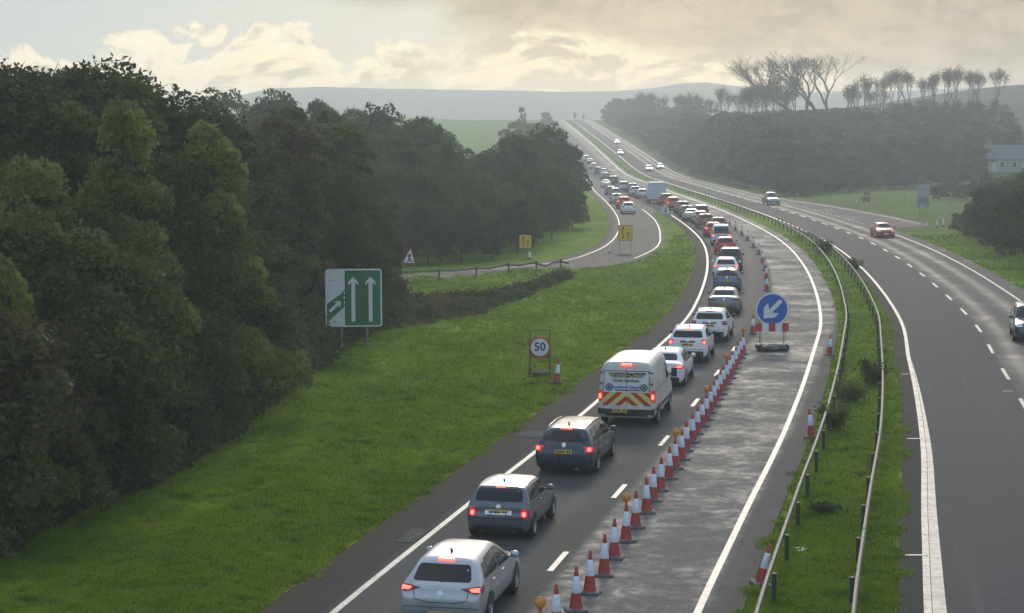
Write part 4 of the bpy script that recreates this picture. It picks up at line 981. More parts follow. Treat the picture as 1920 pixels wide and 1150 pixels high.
S_saloon = dict(L=4.65, W=1.83, H=1.44, wb=2.85, roh=.95, deck=1.0, belt=.94, roof_rear=.95, rear_step=.10, boot=.25, ws_top=2.75, ws_base=3.45, tumble=.68, paint='white',
    side=[[(.80, 1.00), (1.30, .98), (1.35, 1.30), (1.15, 1.26)], [(1.40, .97), (2.10, .95), (2.10, 1.34), (1.44, 1.31)], [(2.17, .95), (3.15, .92), (2.62, 1.30), (2.17, 1.34)]],
    chrome_line=[(.8, .975), (3.2, .905)], seams=[[(1.36, .96), (1.40, .60), (1.55, .32)], [(2.13, .95), (2.13, .32)], [(3.15, .9), (3.2, .34)]], handles=(1.6, 2.4),
    lamp=[(.44, .88), (.88, .93), (.88, .78), (.60, .79), (.46, .82)], lamp_side=[(.04, .92), (.34, .91), (.30, .82), (.06, .79)], lampmat=LENS, glow=[(.62, .89), (.84, .905), (.84, .84), (.64, .83)],
    rwin=(.60, 1.08, 1.31, .07), badge=(0, .88), plate=(0, .60), bumper=(.32, .12), wiper=False, rear_seams=[[(-.86, .66), (.86, .66)]])
CARMESH = {}
def mini_roof(root, B):
    g = MB(); B.decal(g, 'top', rrect(.60, .80, .12, 5, 0, .60), .008, (0, .25, .5, .75, 1)); g.ob('roof_panel', PAINTS['silver'], root)
S_mini['extra'] = mini_roof
hatch = build_car('hatchback_car', 'car', S_hatch); mini = build_car('small_car', 'car', S_mini); estate = build_car('estate_car', 'car', S_estate)
suv = build_car('suv_car', 'car', S_suv); mpv = build_car('people_carrier', 'car', S_mpv); saloon = build_car('saloon_car', 'car', S_saloon)

def flat_text(body, size, mat, parent, loc, name='lettering', bold=.0, rz=0):
    """raised flat lettering facing -y"""
    c = bpy.data.curves.new(name, 'FONT'); c.body = body; c.size = size; c.align_x = 'CENTER'; c.align_y = 'CENTER'; c.extrude = .002; c.offset = bold; c.resolution_u = 3
    o = bpy.data.objects.new(name, c); COL.objects.link(o); bpy.context.view_layer.update()
    me = bpy.data.meshes.new_from_object(o.evaluated_get(bpy.context.evaluated_depsgraph_get())); bpy.data.objects.remove(o)
    me.materials.clear(); me.materials.append(mat)
    return link(name, me, parent, loc, (math.pi / 2, 0, rz))

# the panel van
def build_van():
    L, W, H, roh = 5.35, 1.02, 2.36, 1.0; wb_ = 3.3
    st = [(0, .45, .55, .66, .72, W * .93, W * .92, W * .86, .03), (.02, .36, .6, .85, 1.0, W * .97, W * .965, W * .95, .03), (.05, .34, .7, 1.3, 2.10, W * .985, W * .97, W * .86, .10), (.13, .32, .7, 1.3, 2.30, W, W * .975, W * .85, .14),
          (.4, .30, .7, 1.3, H, W, W * .975, W * .84, .14), (2.4, .30, .7, 1.3, H + .02, W, W * .975, W * .84, .14), (3.7, .30, .7, 1.3, H - .03, W, W * .97, W * .80, .14), (4.0, .30, .7, 1.25, H - .18, W, W * .96, W * .78, .14),
          (4.62, .30, .7, 1.15, 1.42, W, W * .95, W * .80, .06), (4.80, .30, .7, 1.10, 1.28, W * .99, W * .94, W * .78, .06), (5.2, .32, .6, .95, 1.02, W * .92, W * .86, W * .7, .06), (5.35, .40, .5, .6, .66, W * .74, W * .7, W * .6, .03)]
    B = Body(st, roh); root = thing('panel_van', 'x', 'van'); y = lambda v: v - roh
    MB().add(B.V, B.F, True).ob('body', pmat('grimy_white_van', (.50, .49, .46), .45, coat=.3, noise=(1.1, .22)), root)
    g = MB(); B.decal(g, 'front', rrect(W * .8, .34, .08, 4, 0, 1.82, .1)); g.ob('windscreen', GLASS, root)
    for sd_, sg in (('right', 1), ('left', -1)):
        g = MB(); B.decal(g, sd_, [(y(3.25), 1.35), (y(4.45), 1.28), (y(4.02), 1.92), (y(3.25), 1.96)]); g.ob('side_window', GLASS, root)
        g = MB(); B.strip(g, sd_, [(y(1.5), 2.1), (y(1.5), .45)], .016); B.strip(g, sd_, [(y(3.15), 2.1), (y(3.15), .42)], .016); B.strip(g, sd_, [(y(.25), 1.28), (y(3.1), 1.28)], .016); B.strip(g, sd_, [(y(4.45), 1.3), (y(4.40), .45)], .016); g.ob('door_seam', TRIM, root)
        g = MB(); B.strip(g, sd_, [(y(.2), .62), (y(.62), .62)], .12, .015); B.strip(g, sd_, [(y(1.5), .62), (y(3.8), .62)], .12, .015); g.ob('side_moulding', TRIM, root)
        g = MB(); B.strip(g, sd_, [(y(1.45), .34), (y(3.8), .34)], .09, .012); g.ob('sill', ALLOY, root)
        for wy in (0, wb_):
            g = MB(); pl = [(wy + .41 * math.cos(a), .35 + .41 * math.sin(a)) for a in np.linspace(-.1, math.pi + .1, 22)]; B.decal(g, sd_, pl, .004, (0, .5, .8, 1)); g.ob('wheel_arch', TRIM, root)
        MB().box((sg * (W + .14), y(4.20), 1.46), (.20, .10, .34)).box((sg * (W + .03), y(4.20), 1.40), (.14, .06, .08)).ob('door_mirror', TRIM, root)
        g = MB(); B.decal(g, 'rear', rrect(.055, .21, .03, 3, sg * .935, 1.12), .02); B.decal(g, sd_, rrect(.045, .20, .02, 3, y(.10), 1.12), .012); l = g.ob('tail_light', LENS, root)
        g = MB(); B.decal(g, 'rear', rrect(.045, .09, .03, 3, sg * .935, 1.10), .032); g.ob('bulb', LENS_ON, l)
        MB().box((sg * .96, y(-.02), .56), (.10, .12, .22)).ob('bumper_corner', TRIM, root)
        g = MB(); B.decal(g, 'front', rrect(.15, .12, .04, 3, sg * .76, 1.0), .016); g.ob('headlight', HEAD, root)
        g = MB(); B.strip(g, 'rear', [(sg * .80, 2.05), (sg * .83, .74)], .014, .007); g.ob('rear_door_seam', TRIM, root)
        for hz in (1.0, 1.55, 1.95): MB().box((sg * .90, y(.02), hz), (.10, .03, .05)).ob('hinge', TRIM, root)
    MB().box((0, y(.02), 2.235), (.36, .08, .06)).ob('high_brake_light', LENS_ON, root)
    MB().box((0, y(-.03), .56), (1.80, .16, .17)).ob('rear_bumper', TRIM, root)
    MB().box((0, y(.02), .44), (1.5, .06, .10)).ob('tow_bar', TRIM, root)
    # rear doors: two door leaves' worth of livery
    g = MB(); B.decal(g, 'rear', rrect(.80, .55, .06, 4, 0, 1.52, .03), .006, (0, .25, .5, .75, 1)); g.ob('rear_door_panel', pmat('van_door_white', (.62, .66, .72), .35, coat=.5), root)
    g = MB(); B.strip(g, 'rear', [(-.78, 2.0), (.76, 2.0), (.80, 1.9)], .03, .011); g.ob('rear_door_trim', pmat('blue_grey_trim', (.03, .05, .08), .5), root)
    g = MB(); B.strip(g, 'rear', [(0, 2.1), (0, .72)], .016, .013); g.ob('door_gap', TRIM, root)
    CHY = pmat('chevron_yellow', (.60, .56, .20), .45); CHR = pmat('chevron_red', (.42, .035, .03), .45)
    z0, z1, X0 = .70, 1.24, .86
    g = MB(); V = []; p, _, _ = B.hit('rear', 0, 1.0); yy = p.y - .012
    g.plate([(-X0, z0), (X0, z0), (X0, z1), (-X0, z1)], yy, .008); base = g.ob('chevron_panel', CHY, root)
    def clip(poly, f):
        out = []
        for i in range(len(poly)):
            a, b = poly[i], poly[(i + 1) % len(poly)]; fa, fb = f(a), f(b)
            if fa >= 0: out.append(a)
            if fa * fb < 0: t = fa / (fa - fb); out.append((a[0] + (b[0] - a[0]) * t, a[1] + (b[1] - a[1]) * t))
        return out
    for sg in (-1, 1):
        for k in range(-2, 5):
            # stripes lean inwards: both halves climb towards the centre line
            a = -X0 + k * .46 - .10; w_ = .21; sl = .62
            q = [(a, z0), (a + w_, z0), (a + w_ + sl, z1), (a + sl, z1)]
            for f in (lambda p: p[0] + X0, lambda p: -.01 - p[0]): q = clip(q, f) if q else q
            if len(q) >= 3: MB().plate([(x * -sg, z) for x, z in q], yy - .004, .003).ob('red_stripe', CHR, base)
    MB().box((-.22, p.y - .14, .60), (.52, .03, .13)).ob('number_plate', PLATE_Y, root)
    g = MB()
    for k in range(7):
        if k != 4: g.box((-.42 + k * .066, p.y - .158, .60), (.042, .005, .08))
    g.ob('plate_lettering', INK, root)
    GOLD = pmat('olive_gold_lettering', (.42, .38, .12), .5); OUT = pmat('dark_livery', (.02, .03, .06), .5); BL = pmat('blue_lettering', (.03, .08, .30), .5); OLV = pmat('olive_block', (.07, .12, .05), .5)
    ty = lambda z: B.hit('rear', .2, z)[0].y - .03
    q = ty(1.86); MB().plate([(-.66, 1.94), (-.56, 1.80), (-.34, 1.78), (.50, 1.79), (.70, 1.92), (.68, 1.95)], q, .004).ob('lettering_outline', OUT, root)  # dark printed outline of the livery behind the gold letters
    flat_text('Brunel-Clean', .225, GOLD, root, (0, q - .006, 1.865), bold=.006)
    q = ty(1.66); flat_text('Drain Services', .16, OLV, root, (-.02, q, 1.665), bold=.004)
    q = ty(1.42); flat_text('Southern Depot', .16, BL, root, (0, q, 1.43), bold=.002)
    MB().plate([(-.42, 1.305), (.48, 1.305), (.48, 1.335), (-.42, 1.335)], q - .004, .004).ob('address_line', OUT, root)
    for cx, mt in ((-.62, BL), (.62, OUT)):
        c = [(cx + .135 * math.cos(a), 1.42 + .135 * math.sin(a)) for a in np.linspace(0, 6.28, 22, endpoint=False)]; e = MB().plate(c, q - .002, .004).ob('round_emblem', mt, root)
        MB().plate([(cx + .10 * math.cos(a), 1.42 + .10 * math.sin(a)) for a in np.linspace(0, 6.28, 18, endpoint=False)], q - .006, .003).ob('emblem_centre', pmat('emblem_grey', (.25, .30, .38), .5), e)
        MB().plate([(cx - .05, 1.37), (cx + .05, 1.37), (cx + .02, 1.48), (cx - .02, 1.48)], q - .01, .003).ob('emblem_mark', mt, e)
    tyre, rim = wheel_mesh(.35, .22)
    for wy in (0, wb_):
        for sg in (-1, 1): w_ = link('wheel', tyre, root, (sg * (W - .10), wy, .35)); link('rim', rim, w_)
    MB().box((0, 1.6, .34), (1.5, 4.2, .12)).ob('underbody', TRIM, root)
    root.location = (0, -500, 0)
    return root
van = build_van()

def build_box(name, label, cat, L, W, H, boxmat, zfloor=.55, cab=True):
    """box-bodied vehicle: caravan-like or lorry body over a chassis"""
    root = thing(name, label, cat); g = MB(); w = W / 2
    sec = [(-w, zfloor), (w, zfloor), (w, H - .14), (w - .14, H), (-w + .14, H), (-w, H - .14)]
    V = [(x, -1.2, z) for x, z in sec] + [(x, L - 1.2 - (1.5 if cab else 0), z) for x, z in sec]
    g.add(V, [tuple(range(6))[::-1], tuple(range(6, 12))] + [(i, (i + 1) % 6, (i + 1) % 6 + 6, i + 6) for i in range(6)]); g.ob('box_body', boxmat, root)
    MB().box((0, -1.215, (H + zfloor) / 2), (W * .86, .03, H - zfloor - .35)).ob('rear_door', PAINTS['lightblue'], root)
    MB().box((0, -1.24, (H + zfloor) / 2), (.03, .02, H - zfloor - .4)).ob('door_gap', TRIM, root)
    MB().box((0, L / 2 - 1.2, .45), (W * .7, L * .95, .22)).ob('chassis', TRIM, root); MB().box((0, -1.2, .42), (W * .95, .12, .14)).ob('rear_bumper', TRIM, root)
    for sg in (-1, 1): MB().box((sg * w * .88, -1.27, .56), (.22, .05, .10)).ob('tail_light', LENS, root)
    if cab:
        c = MB(); Y0 = L - 2.75; P_ = [(0, .45), (0, 2.1), (.5, 2.15), (1.1, 1.35), (1.55, 1.1), (1.6, .5)]
        V = [(-w * .92, Y0 + a, b) for a, b in P_] + [(w * .92, Y0 + a, b) for a, b in P_]; n = len(P_)
        c.add(V, [tuple(range(n)), tuple(range(n, 2 * n))[::-1]] + [(i, i + n, (i + 1) % n + n, (i + 1) % n) for i in range(n)]); c.ob('cab', PAINTS['white'], root)
    tyre, rim = wheel_mesh(.37, .24)
    for wy in (0, L - 2.1):
        for sg in (-1, 1): w_ = link('wheel', tyre, root, (sg * (w - .13), wy, .37)); link('rim', rim, w_)
    root.location = (0, -500, 0)
    return root
boxvan = build_box('box_van', 'x', 'van', 6.4, 2.25, 3.0, PAINTS['lightblue'])
def build_pickup():
    S = dict(S_suv, L=5.3, H=1.80, wb=3.2, roh=1.25, deck=1.04, belt=1.05, roof_rear=1.95, boot=1.35, ws_top=2.95, ws_base=3.75, hood=1.12, rails=0, paint='silver', rwin=(.62, 1.25, 1.62, .06), wiper=False, headmat=HEAD, high_brake=None,
        side=[[(2.0, 1.16), (2.75, 1.12), (2.75, 1.62), (2.08, 1.60)], [(2.83, 1.12), (3.6, 1.08), (3.12, 1.56), (2.83, 1.62)]], seams=[[(1.9, 1.1), (1.9, .4)], [(2.8, 1.1), (2.8, .4)], [(3.6, 1.0), (3.6, .4)]], handles=(2.1, 3.0))
    return build_car('pickup_truck', 'pickup truck', S)
pickup = build_pickup()
for p in (hatch, mini, estate, suv, mpv, saloon, van, boxvan, pickup): reg(p)
USEDV = set()
def place(p, px, py, label, colour=None, group=None, facing=1, brake=None, heads=False, turn=0.0, path=None, lamps=None):
    q = at(px, py); z = q.z + .022
    rz = (tang(q.y) if path is None else path) + turn + (math.pi if facing < 0 else 0)
    if facing < 0: # the front axle is the end nearest the camera
        q = q + Vector((0, 2.6, 0))
    if p.name in USEDV: o = dup(p, (q.x, q.y, z), rz, label, group)
    else: o = p; o.location = (q.x, q.y, z); o.rotation_euler = (0, 0, rz); o['label'] = label; USEDV.add(p.name); (o.__setitem__('group', group) if group else None)
    sl = (prof(q.y + 2) - prof(q.y)) / 2; o.rotation_euler[0] = math.atan(float(sl)) * (1 if facing > 0 else -1)
    PL.append((o, p.name, colour, brake, heads, lamps)); return o
PL = []
QG = 'vehicles queuing away from the camera'
place(hatch, 843, 1166, 'silver five-door hatchback at the tail of the queue, nearest the camera', group=QG)
place(mini, 943, 1006, 'small steel-grey two-door car with pale roof, second from the tail of the queue', group=QG)
place(estate, 1068, 884, 'dark navy estate car with silver roof rails behind the white van', group=QG)
place(van, 1182, 794, 'white panel van with red and yellow chevrons and lettering on its rear doors', group=QG)
place(saloon, 1245, 722, 'low white car with lit red lamp, half hidden by the panel van', 'white', group=QG)
place(suv, 1292, 678, 'white four by four with roof rails and lit brake lights', 'white', group=QG, brake=1)
place(suv, 1332, 640, 'white four by four with roof rails and no brake lights on', 'white', group=QG, brake=0)
place(saloon, 1358, 588, 'dark grey car with bright roof ahead of two white ones', 'grey', group=QG, brake=0, lamps=0)
place(estate, 1363, 546, 'blue-grey car with blue tailgate, just ahead of the dark grey one', 'blue', group=QG, brake=0, lamps=0)
place(hatch, 1361, 522, 'pale car showing a lit high brake light above the blue-grey one', 'white', group=QG, brake=1)
place(mpv, 1369, 508, 'tall dark people carrier straddling the right of the queue', 'navy', group=QG, brake=0, lamps=0)
place(hatch, 1360, 477, 'red hatchback between the people carrier and the pale blue van', 'red', group=QG, brake=0)
place(van_far := build_car('small_van', 'van', dict(S_mpv, H=1.95, L=4.8, paint='lightblue', rwin=(.68, 1.12, 1.72, .05), side=[[(2.4, 1.07), (3.1, 1.04), (2.7, 1.6), (2.4, 1.66)]], lampmat=LENS, ws_top=2.8, ws_base=3.4)), 1352, 461, 'pale blue square-backed van with red lamps down its sides', 'lightblue', group=QG)
place(hatch, 1338, 445, 'pinkish red car peeping out left of the pale blue van', 'red', group=QG, brake=1)
place(hatch, 1347, 434, 'dark red car just beyond the pale blue van', 'maroon', group=QG, brake=0)
place(suv, 1322, 429, 'red car with pale pink roof and glowing lamp, left in the bend of the queue', 'maroon', group=QG, brake=0)
place(hatch, 1313, 420, 'pale car with reddish tail beyond the pink-roofed one', 'silver', group=QG, brake=0)
place(mpv, 1314, 412, 'dark blue-roofed car with pale cars packed round it', 'blue', group=QG, brake=0, lamps=0)
place(saloon, 1297, 415, 'silver car on the left of the blue-roofed one', 'silver', group=QG, brake=0)
place(estate, 1288, 408, 'dark car with cream roof, third right of the triangular sign', 'darkgreen', group=QG, brake=0, lamps=0)
place(suv, 1280, 401, 'dark car with white roof, second right of the triangular sign', 'grey', group=QG, brake=0, lamps=0)
place(mpv, 1262, 394, 'orange-red car glowing beside the triangular sign', 'orange', group=QG, brake=1)
place(mpv, 1249, 386, 'dark maroon car directly behind the box van', 'maroon', group=QG, brake=0)
place(boxvan, 1232, 381, 'pale blue box-bodied van standing tallest in the queue', group=QG)
place(hatch, 1204, 372, 'pale car immediately ahead of the pale blue box van', 'silver', group=QG, brake=0, lamps=0)
place(suv, 1191, 368, 'cream-roofed car with dark sides, two ahead of the box van', 'cream', group=QG, brake=0, lamps=0)
place(suv, 1186, 361, 'dark grey four by four, three ahead of the box van', 'grey', group=QG, brake=0, lamps=0)
place(mpv, 1169, 359, 'tall grey carrier with white roof between the box van and the dark far van', 'silver', group=QG, brake=0, lamps=0)
place(mpv, 1150, 347, 'dark square-backed van in the middle of the far queue', 'black', group=QG, brake=0, lamps=0)
place(hatch, 1135, 337, 'grey car in the far queue, nearer of the pair left of the dark van', 'grey', group=QG, brake=0, lamps=0)
place(hatch, 1132, 328, 'white car in the far queue, farther of the pair beyond the dark van', 'white', group=QG, brake=0, lamps=0)
place(mpv, 1122, 327, 'large dark van where the far queue narrows to one line', 'navy', group=QG, brake=0, lamps=0)
place(hatch, 1113, 317, 'silver car just ahead of the large dark far van', 'silver', group=QG, brake=0, lamps=0)
place(saloon, 1106, 308, 'dark car third from the far end of the visible queue', 'black', group=QG, brake=0, lamps=0)
place(suv, 1098, 303, 'pale car second from the far end of the visible queue', 'white', group=QG, brake=0, lamps=0)
place(hatch, 1082, 289, 'white-roofed car at the far end of the visible queue beside the trees', 'white', group=QG, brake=0, lamps=0)
SG = 'vehicles on the slip road'
def slt(Y):
    i = int(np.argmin(np.abs(SL[60:, 1] - Y))) + 60; d = SL[min(i + 4, len(SL) - 1)] - SL[i - 4]; return -math.atan2(d[0], d[1])
for (pr, px, py, lb, c, br) in ((hatch, 1178, 401, 'white hatchback last in the slip road queue', 'white', 0), (suv, 1169, 391, 'red car second last in the slip road queue', 'red', 1), (estate, 1156, 382, 'pale silver estate, third from the tail of the slip road queue', 'silver', 0),
                          (hatch, 1153, 370, 'grey-green car in the middle of the slip road queue', 'grey', 0), (hatch, 1145, 366, 'dark car with white roof near the head of the slip road queue', 'darkgreen', 0), (saloon, 1136, 352, 'white saloon at the head of the slip road queue where it merges', 'white', 0)):
    place(pr, px, py, lb, c, SG, 1, br, lamps=(1 if br else 0), path=slt(at(px, py).y))
OG = 'oncoming vehicles'
place(saloon, 1660, 446, 'dark red car coming round the bend on the right hand carriageway', 'red', OG, -1, turn=.02)
place(pickup, 1447, 385, 'silver pickup truck with dark load bed coming round the bend', 'grey', OG, -1, turn=.03)
place(mpv, 1955, 640, 'dark blue car cut off by the right edge of the photo', 'navy', OG, -1, turn=-.02)
place(hatch, 1238, 317, 'white car nearest the right hand verge on the distant straight', 'white', OG, -1, heads=True)
place(estate, 1217, 321, 'silver car side by side with a white one on the distant straight', 'silver', OG, -1, heads=True)
place(suv, 1163, 291, 'white car alone in mid lane on the climb to the crest', 'white', OG, -1, heads=True)
place(hatch, 1157, 270, 'white car farthest up the hill on the right hand carriageway', 'white', OG, -1, heads=True)
place(hatch, 1029, 233, 'tiny pale car on the skyline at the left of the road crest', 'white', None, 1)
for (o, pn, colour, brake, heads, lamps) in PL:
    for c in o.children:
        st = c.name.split('.')[0]
        if colour and st in ('body', 'door_handle', 'door_mirror', 'roof_rail') and c.data.materials[0].name.startswith('paint_'):
            c.material_slots[0].link = 'OBJECT'; c.material_slots[0].material = PAINTS[colour]
        if st == 'high_brake_light' and brake == 0: c.material_slots[0].link = 'OBJECT'; c.material_slots[0].material = LENS_DK
        if st == 'tail_light' and (lamps == 0 or brake == 1): c.material_slots[0].link = 'OBJECT'; c.material_slots[0].material = LENS_DK if lamps == 0 else LENS
        if st == 'tail_light' and brake == 0:
            for b in c.children: b.material_slots[0].link = 'OBJECT'; b.material_slots[0].material = LENS_DK
        if st == 'headlight' and heads: c.material_slots[0].link = 'OBJECT'; c.material_slots[0].material = HEAD_ON

# ------------------------------------------------------------------ cones and lamps
CONE_RED = pmat('cone_red_plastic', (.34, .035, .028), .5, noise=(5, .15)); SLEEVE = pmat('white_reflective_sleeve', (.66, .72, .82), .35, noise=(6, .1)); CONE_BASE = pmat('cone_base_rubber', (.10, .10, .10), .75, noise=(9, .4))
def build_cone(lamped=False):
    root = thing('traffic_cone', 'x', 'traffic cone')
    g = MB(); b = .235; c = .06; o = [(b, b - c), (b - c, b), (-b + c, b), (-b, b - c), (-b, -b + c), (-b + c, -b), (b - c, -b), (b, -b + c)]
    V = [(x, y, 0) for x, y in o] + [(x, y, .05) for x, y in o] + [(x * .8, y * .8, .075) for x, y in o]
    g.add(V, [tuple(range(8))[::-1], tuple(range(16, 24))] + [(i + 8 * k, (i + 1) % 8 + 8 * k, (i + 1) % 8 + 8 * k + 8, i + 8 * k + 8) for i in range(8) for k in (0, 1)]); g.ob('base', CONE_BASE, root)
    r = lambda z: .158 - .128 * z
    MB().lathe([(r(.07) + .01, .07), (r(.12), .12), (r(.42), .42), (r(.80), .80), (r(.98), .98), (.012, 1.0)], 20).ob('cone_body', CONE_RED, root)
    MB().lathe([(r(.42) + .001, .415), (r(.42) + .006, .425), (r(.78) + .006, .775), (r(.78) + .001, .785)], 20, None, True, False).ob('sleeve', SLEEVE, root)
    return reg(root)
cone = build_cone(); cone.location = (0, -500, 0)
AMB = pmat('amber_lens', (.45, .16, .02), .3, emit=(1, .35, .03), estr=.04, coat=.5); AMBH = pmat('ochre_lamp_housing', (.42, .20, .04), .5)
def build_lamp():
    root = thing('warning_lamp', 'x', 'warning lamp')
    MB().lathe([(.03, -.10), (.045, 0), (.06, .03), (.06, .10), (.03, .12)], 12).ob('housing', AMBH, root)
    M = Matrix.Translation((0, -.065, .10)) @ Matrix.Rotation(math.pi / 2, 4, 'X')
    MB().lathe([(.10, -.03), (.105, 0), (.095, .025), (.06, .045), (.001, .052)], 20, M).ob('lens', AMB, root)
    MB().lathe([(.115, -.05), (.118, .0), (.108, .004)], 20, M, True, True).ob('lens_rim', AMBH, root)
    return reg(root)
lamp = build_lamp(); lamp.location = (0, -500, 0)
near = [(1044, 1186), (1080, 1149), (1106, 1116), (1133, 1082), (1152, 1050), (1174, 1018), (1192, 992), (1213, 964), (1225, 942), (1239, 922), (1255, 900), (1267, 881), (1278, 864), (1288, 847), (1299, 831), (1308, 815), (1317.5, 801), (1325, 789),
        (1332, 775), (1339, 763), (1345, 751), (1351, 741), (1357, 731), (1363, 721), (1369, 711), (1374, 701), (1379, 692), (1384, 682), (1389.5, 673), (1394, 665)]
lamped = {5, 11, 17, 23, 29}
ordn = ['first', 'second', 'third', 'fourth', 'fifth', 'sixth', 'seventh', 'eighth', 'ninth', 'tenth', 'eleventh', 'twelfth', 'thirteenth', 'fourteenth', 'fifteenth', 'sixteenth', 'seventeenth', 'eighteenth', 'nineteenth', 'twentieth',
        'twenty-first', 'twenty-second', 'twenty-third', 'twenty-fourth', 'twenty-fifth', 'twenty-sixth', 'twenty-seventh', 'twenty-eighth', 'twenty-ninth', 'last']
CG = 'traffic cones closing off the outer lane'; UL = [0]
def put_cone(px, py, label, group=None, lean=None, rz=None):
    q = at(px, py); fresh = cone.location.y < 0
    o = cone if fresh else dup(cone, (0, 0, 0), 0, label, group)
    o.location = (q.x, q.y + .1, q.z + (.016 if lean is None else .0)); o.rotation_euler = (lean[0] if lean else R.uniform(-.02, .02), lean[1] if lean else R.uniform(-.02, .02), R.uniform(-.4, .4) if rz is None else rz)
    o['label'] = label
    if group: o['group'] = group
    return o
def put_lamp(c, label):
    o = lamp if lamp.location.y < 0 else dup(lamp, (0, 0, 0)); o.location = (c.location.x, c.location.y, c.location.z + 1.06); o.rotation_euler = (0, 0, R.uniform(-.25, .25)); o['label'] = label; o['group'] = 'amber lamps on cones'
for i, (px, py) in enumerate(near):
    w = 'carrying an amber lamp, ' if i in lamped else ''
    c = put_cone(px, py, f'red white cone {w}{ordn[i]} from the near end of its row', CG)
    if i in lamped: put_lamp(c, f'amber lamp on the {ordn[i]} cone from the near end of the row')
c = put_cone(1012, 1240, 'cone below the frame edge whose amber lamp just shows at the bottom', CG); put_lamp(c, 'amber lamp cut by the bottom edge of the photo, left of the nearest cones')
far = [(1412, 627), (1438, 546), (1437, 524), (1435, 508), (1430, 493), (1423, 478), (1413, 465), (1402, 452), (1391, 442), (1379, 432.5), (1368, 424), (1357, 416)]
for i, (px, py) in enumerate(far):
    put_cone(px, py, 'lone cone standing at the left foot of the round blue arrow sign' if i == 0 else f'distant cone, {ordn[i-1]} beyond the round blue arrow sign in the taper', 'cones of the taper beyond the blue sign')
put_cone(1428, 1099, 'nearest cone tilted against the crash barrier at the bottom right', None, (.10, .16)); put_cone(1523, 821, 'tilted cone against the crash barrier, middle of the three there', None, (-.02, -.10))
put_cone(1556, 667, 'faded cone beside the crash barrier level with the blue arrow sign', None, (.0, .04)); put_cone(1043, 719, 'cone leaning on the grass beside the 50 speed sign', None, (-.06, .14))

# ------------------------------------------------------------------ signs
SG_GREEN = pmat('sign_green', (.008, .13, .06), .4, noise=(.8, .08)); SG_WHITE = pmat('sign_white', (.62, .65, .68), .4, noise=(1.5, .07)); SG_BLUE = pmat('sign_blue', (.012, .10, .42), .38); SG_RED = pmat('sign_red', (.42, .03, .035), .42)
SG_YEL = pmat('sign_yellow', (.62, .40, .03), .42, noise=(2, .08)); SG_BACK = pmat('sign_back_grey', (.16, .17, .18), .55, noise=(1.2, .15)); STEEL = pmat('galvanised_frame', (.16, .17, .16), .5, .5); RUST = pmat('rusty_frame', (.12, .075, .05), .7, noise=(6, .3)); NAVY = pmat('sign_navy_ink', (.015, .03, .11), .5)
def circ(r, cx=0, cz=0, n=40): return [(cx + r * math.cos(a), cz + r * math.sin(a)) for a in np.linspace(0, 2 * math.pi, n, endpoint=False)]
def base_at(px, py): return at(px, py, 0, False)
# big green lane sign
p = base_at(664, 656); g_ = thing('lane_sign', 'large green and white motorway lane sign with two arrows on two posts', 'road sign', (p.x, p.y, gz(p.x, p.y)), rad(4))
W2, Z0, Z1 = 1.34, 1.10, 3.86; zc = (Z0 + Z1) / 2; hh = (Z1 - Z0) / 2
b_ = MB().plate(rrect(W2, hh, .16, 5, 0, zc), 0, .03).ob('border', SG_WHITE, g_)
MB().plate([(-.42, Z0 + .07), (1.22, Z0 + .07), (1.27, Z0 + .12), (1.27, Z1 - .12), (1.22, Z1 - .07), (-.42, Z1 - .07)], -.004, .003).ob('green_panel', SG_GREEN, g_)
MB().plate([(-1.27, Z0 + .20), (-.42, Z0 + .98), (-.42, Z1 - .95), (-.48, Z1 - 1.02), (-.62, Z1 - 1.20), (-1.27, Z0 + 1.10)], -.004, .003).ob('merging_road', SG_GREEN, g_)
def uparrow(cx, z0, z1, w, hw, hl): return [(cx - w, z0), (cx + w, z0), (cx + w, z1 - hl * .62), (cx + hw, z1 - hl), (cx + hw, z1 - hl * .62), (cx, z1), (cx - hw, z1 - hl * .62), (cx - hw, z1 - hl), (cx - w, z1 - hl * .62)]
for cx in (-.02, .80): MB().plate(uparrow(cx, Z0 + .25, Z1 - .38, .09, .24, .40), -.009, .003).ob('arrow', SG_WHITE, g_)
M_ = Matrix.Rotation(rad(-48), 2)
MB().plate([tuple(M_ @ Vector((x, z)) + Vector((-.88, zc - .40))) for x, z in uparrow(0, -.36, .36, .075, .17, .26)], -.009, .003).ob('merge_arrow', SG_WHITE, g_)
for k in range(5): MB().plate([(-.47, Z0 + .85 + k * .24), (-.42, Z0 + .85 + k * .24), (-.42, Z0 + .99 + k * .24), (-.47, Z0 + .99 + k * .24)], -.010, .003).ob('lane_dash', SG_WHITE, g_)
for k, (a, b) in enumerate(((-1.18, -.70),)): MB().plate([(a, Z1 - .53), (b, Z1 - .55), (b, Z1 - .565), (a, Z1 - .545)], -.010, .003).ob('panel_joint', SG_BACK, g_)
for x in (-.58, .62): MB().tube([(x, .10, -.1), (x, .10, Z1 - .2)], .055, 10).ob('post', SG_BACK, g_)
p2 = base_at(672, 632); t_ = thing('hidden_sign', 'pale triangular sign top showing just above the green lane sign', 'road sign', (p2.x, p2.y + 3, gz(p2.x, p2.y)), rad(6))
zt = zpix(497, p2.y + 3) - gz(p2.x, p2.y); MB().plate([(-1.3, zt - .25), (.9, zt - .25), (.75, zt - .02), (-.2, zt), (-1.2, zt - .12)], 0, .03).ob('panel', pmat('faded_pale_panel', (.34, .30, .30), .5, noise=(3, .2)), t_)
for x in (-.8, .5): MB().tube([(x, .06, 0), (x, .06, zt - .15)], .04, 8).ob('post', SG_BACK, t_)
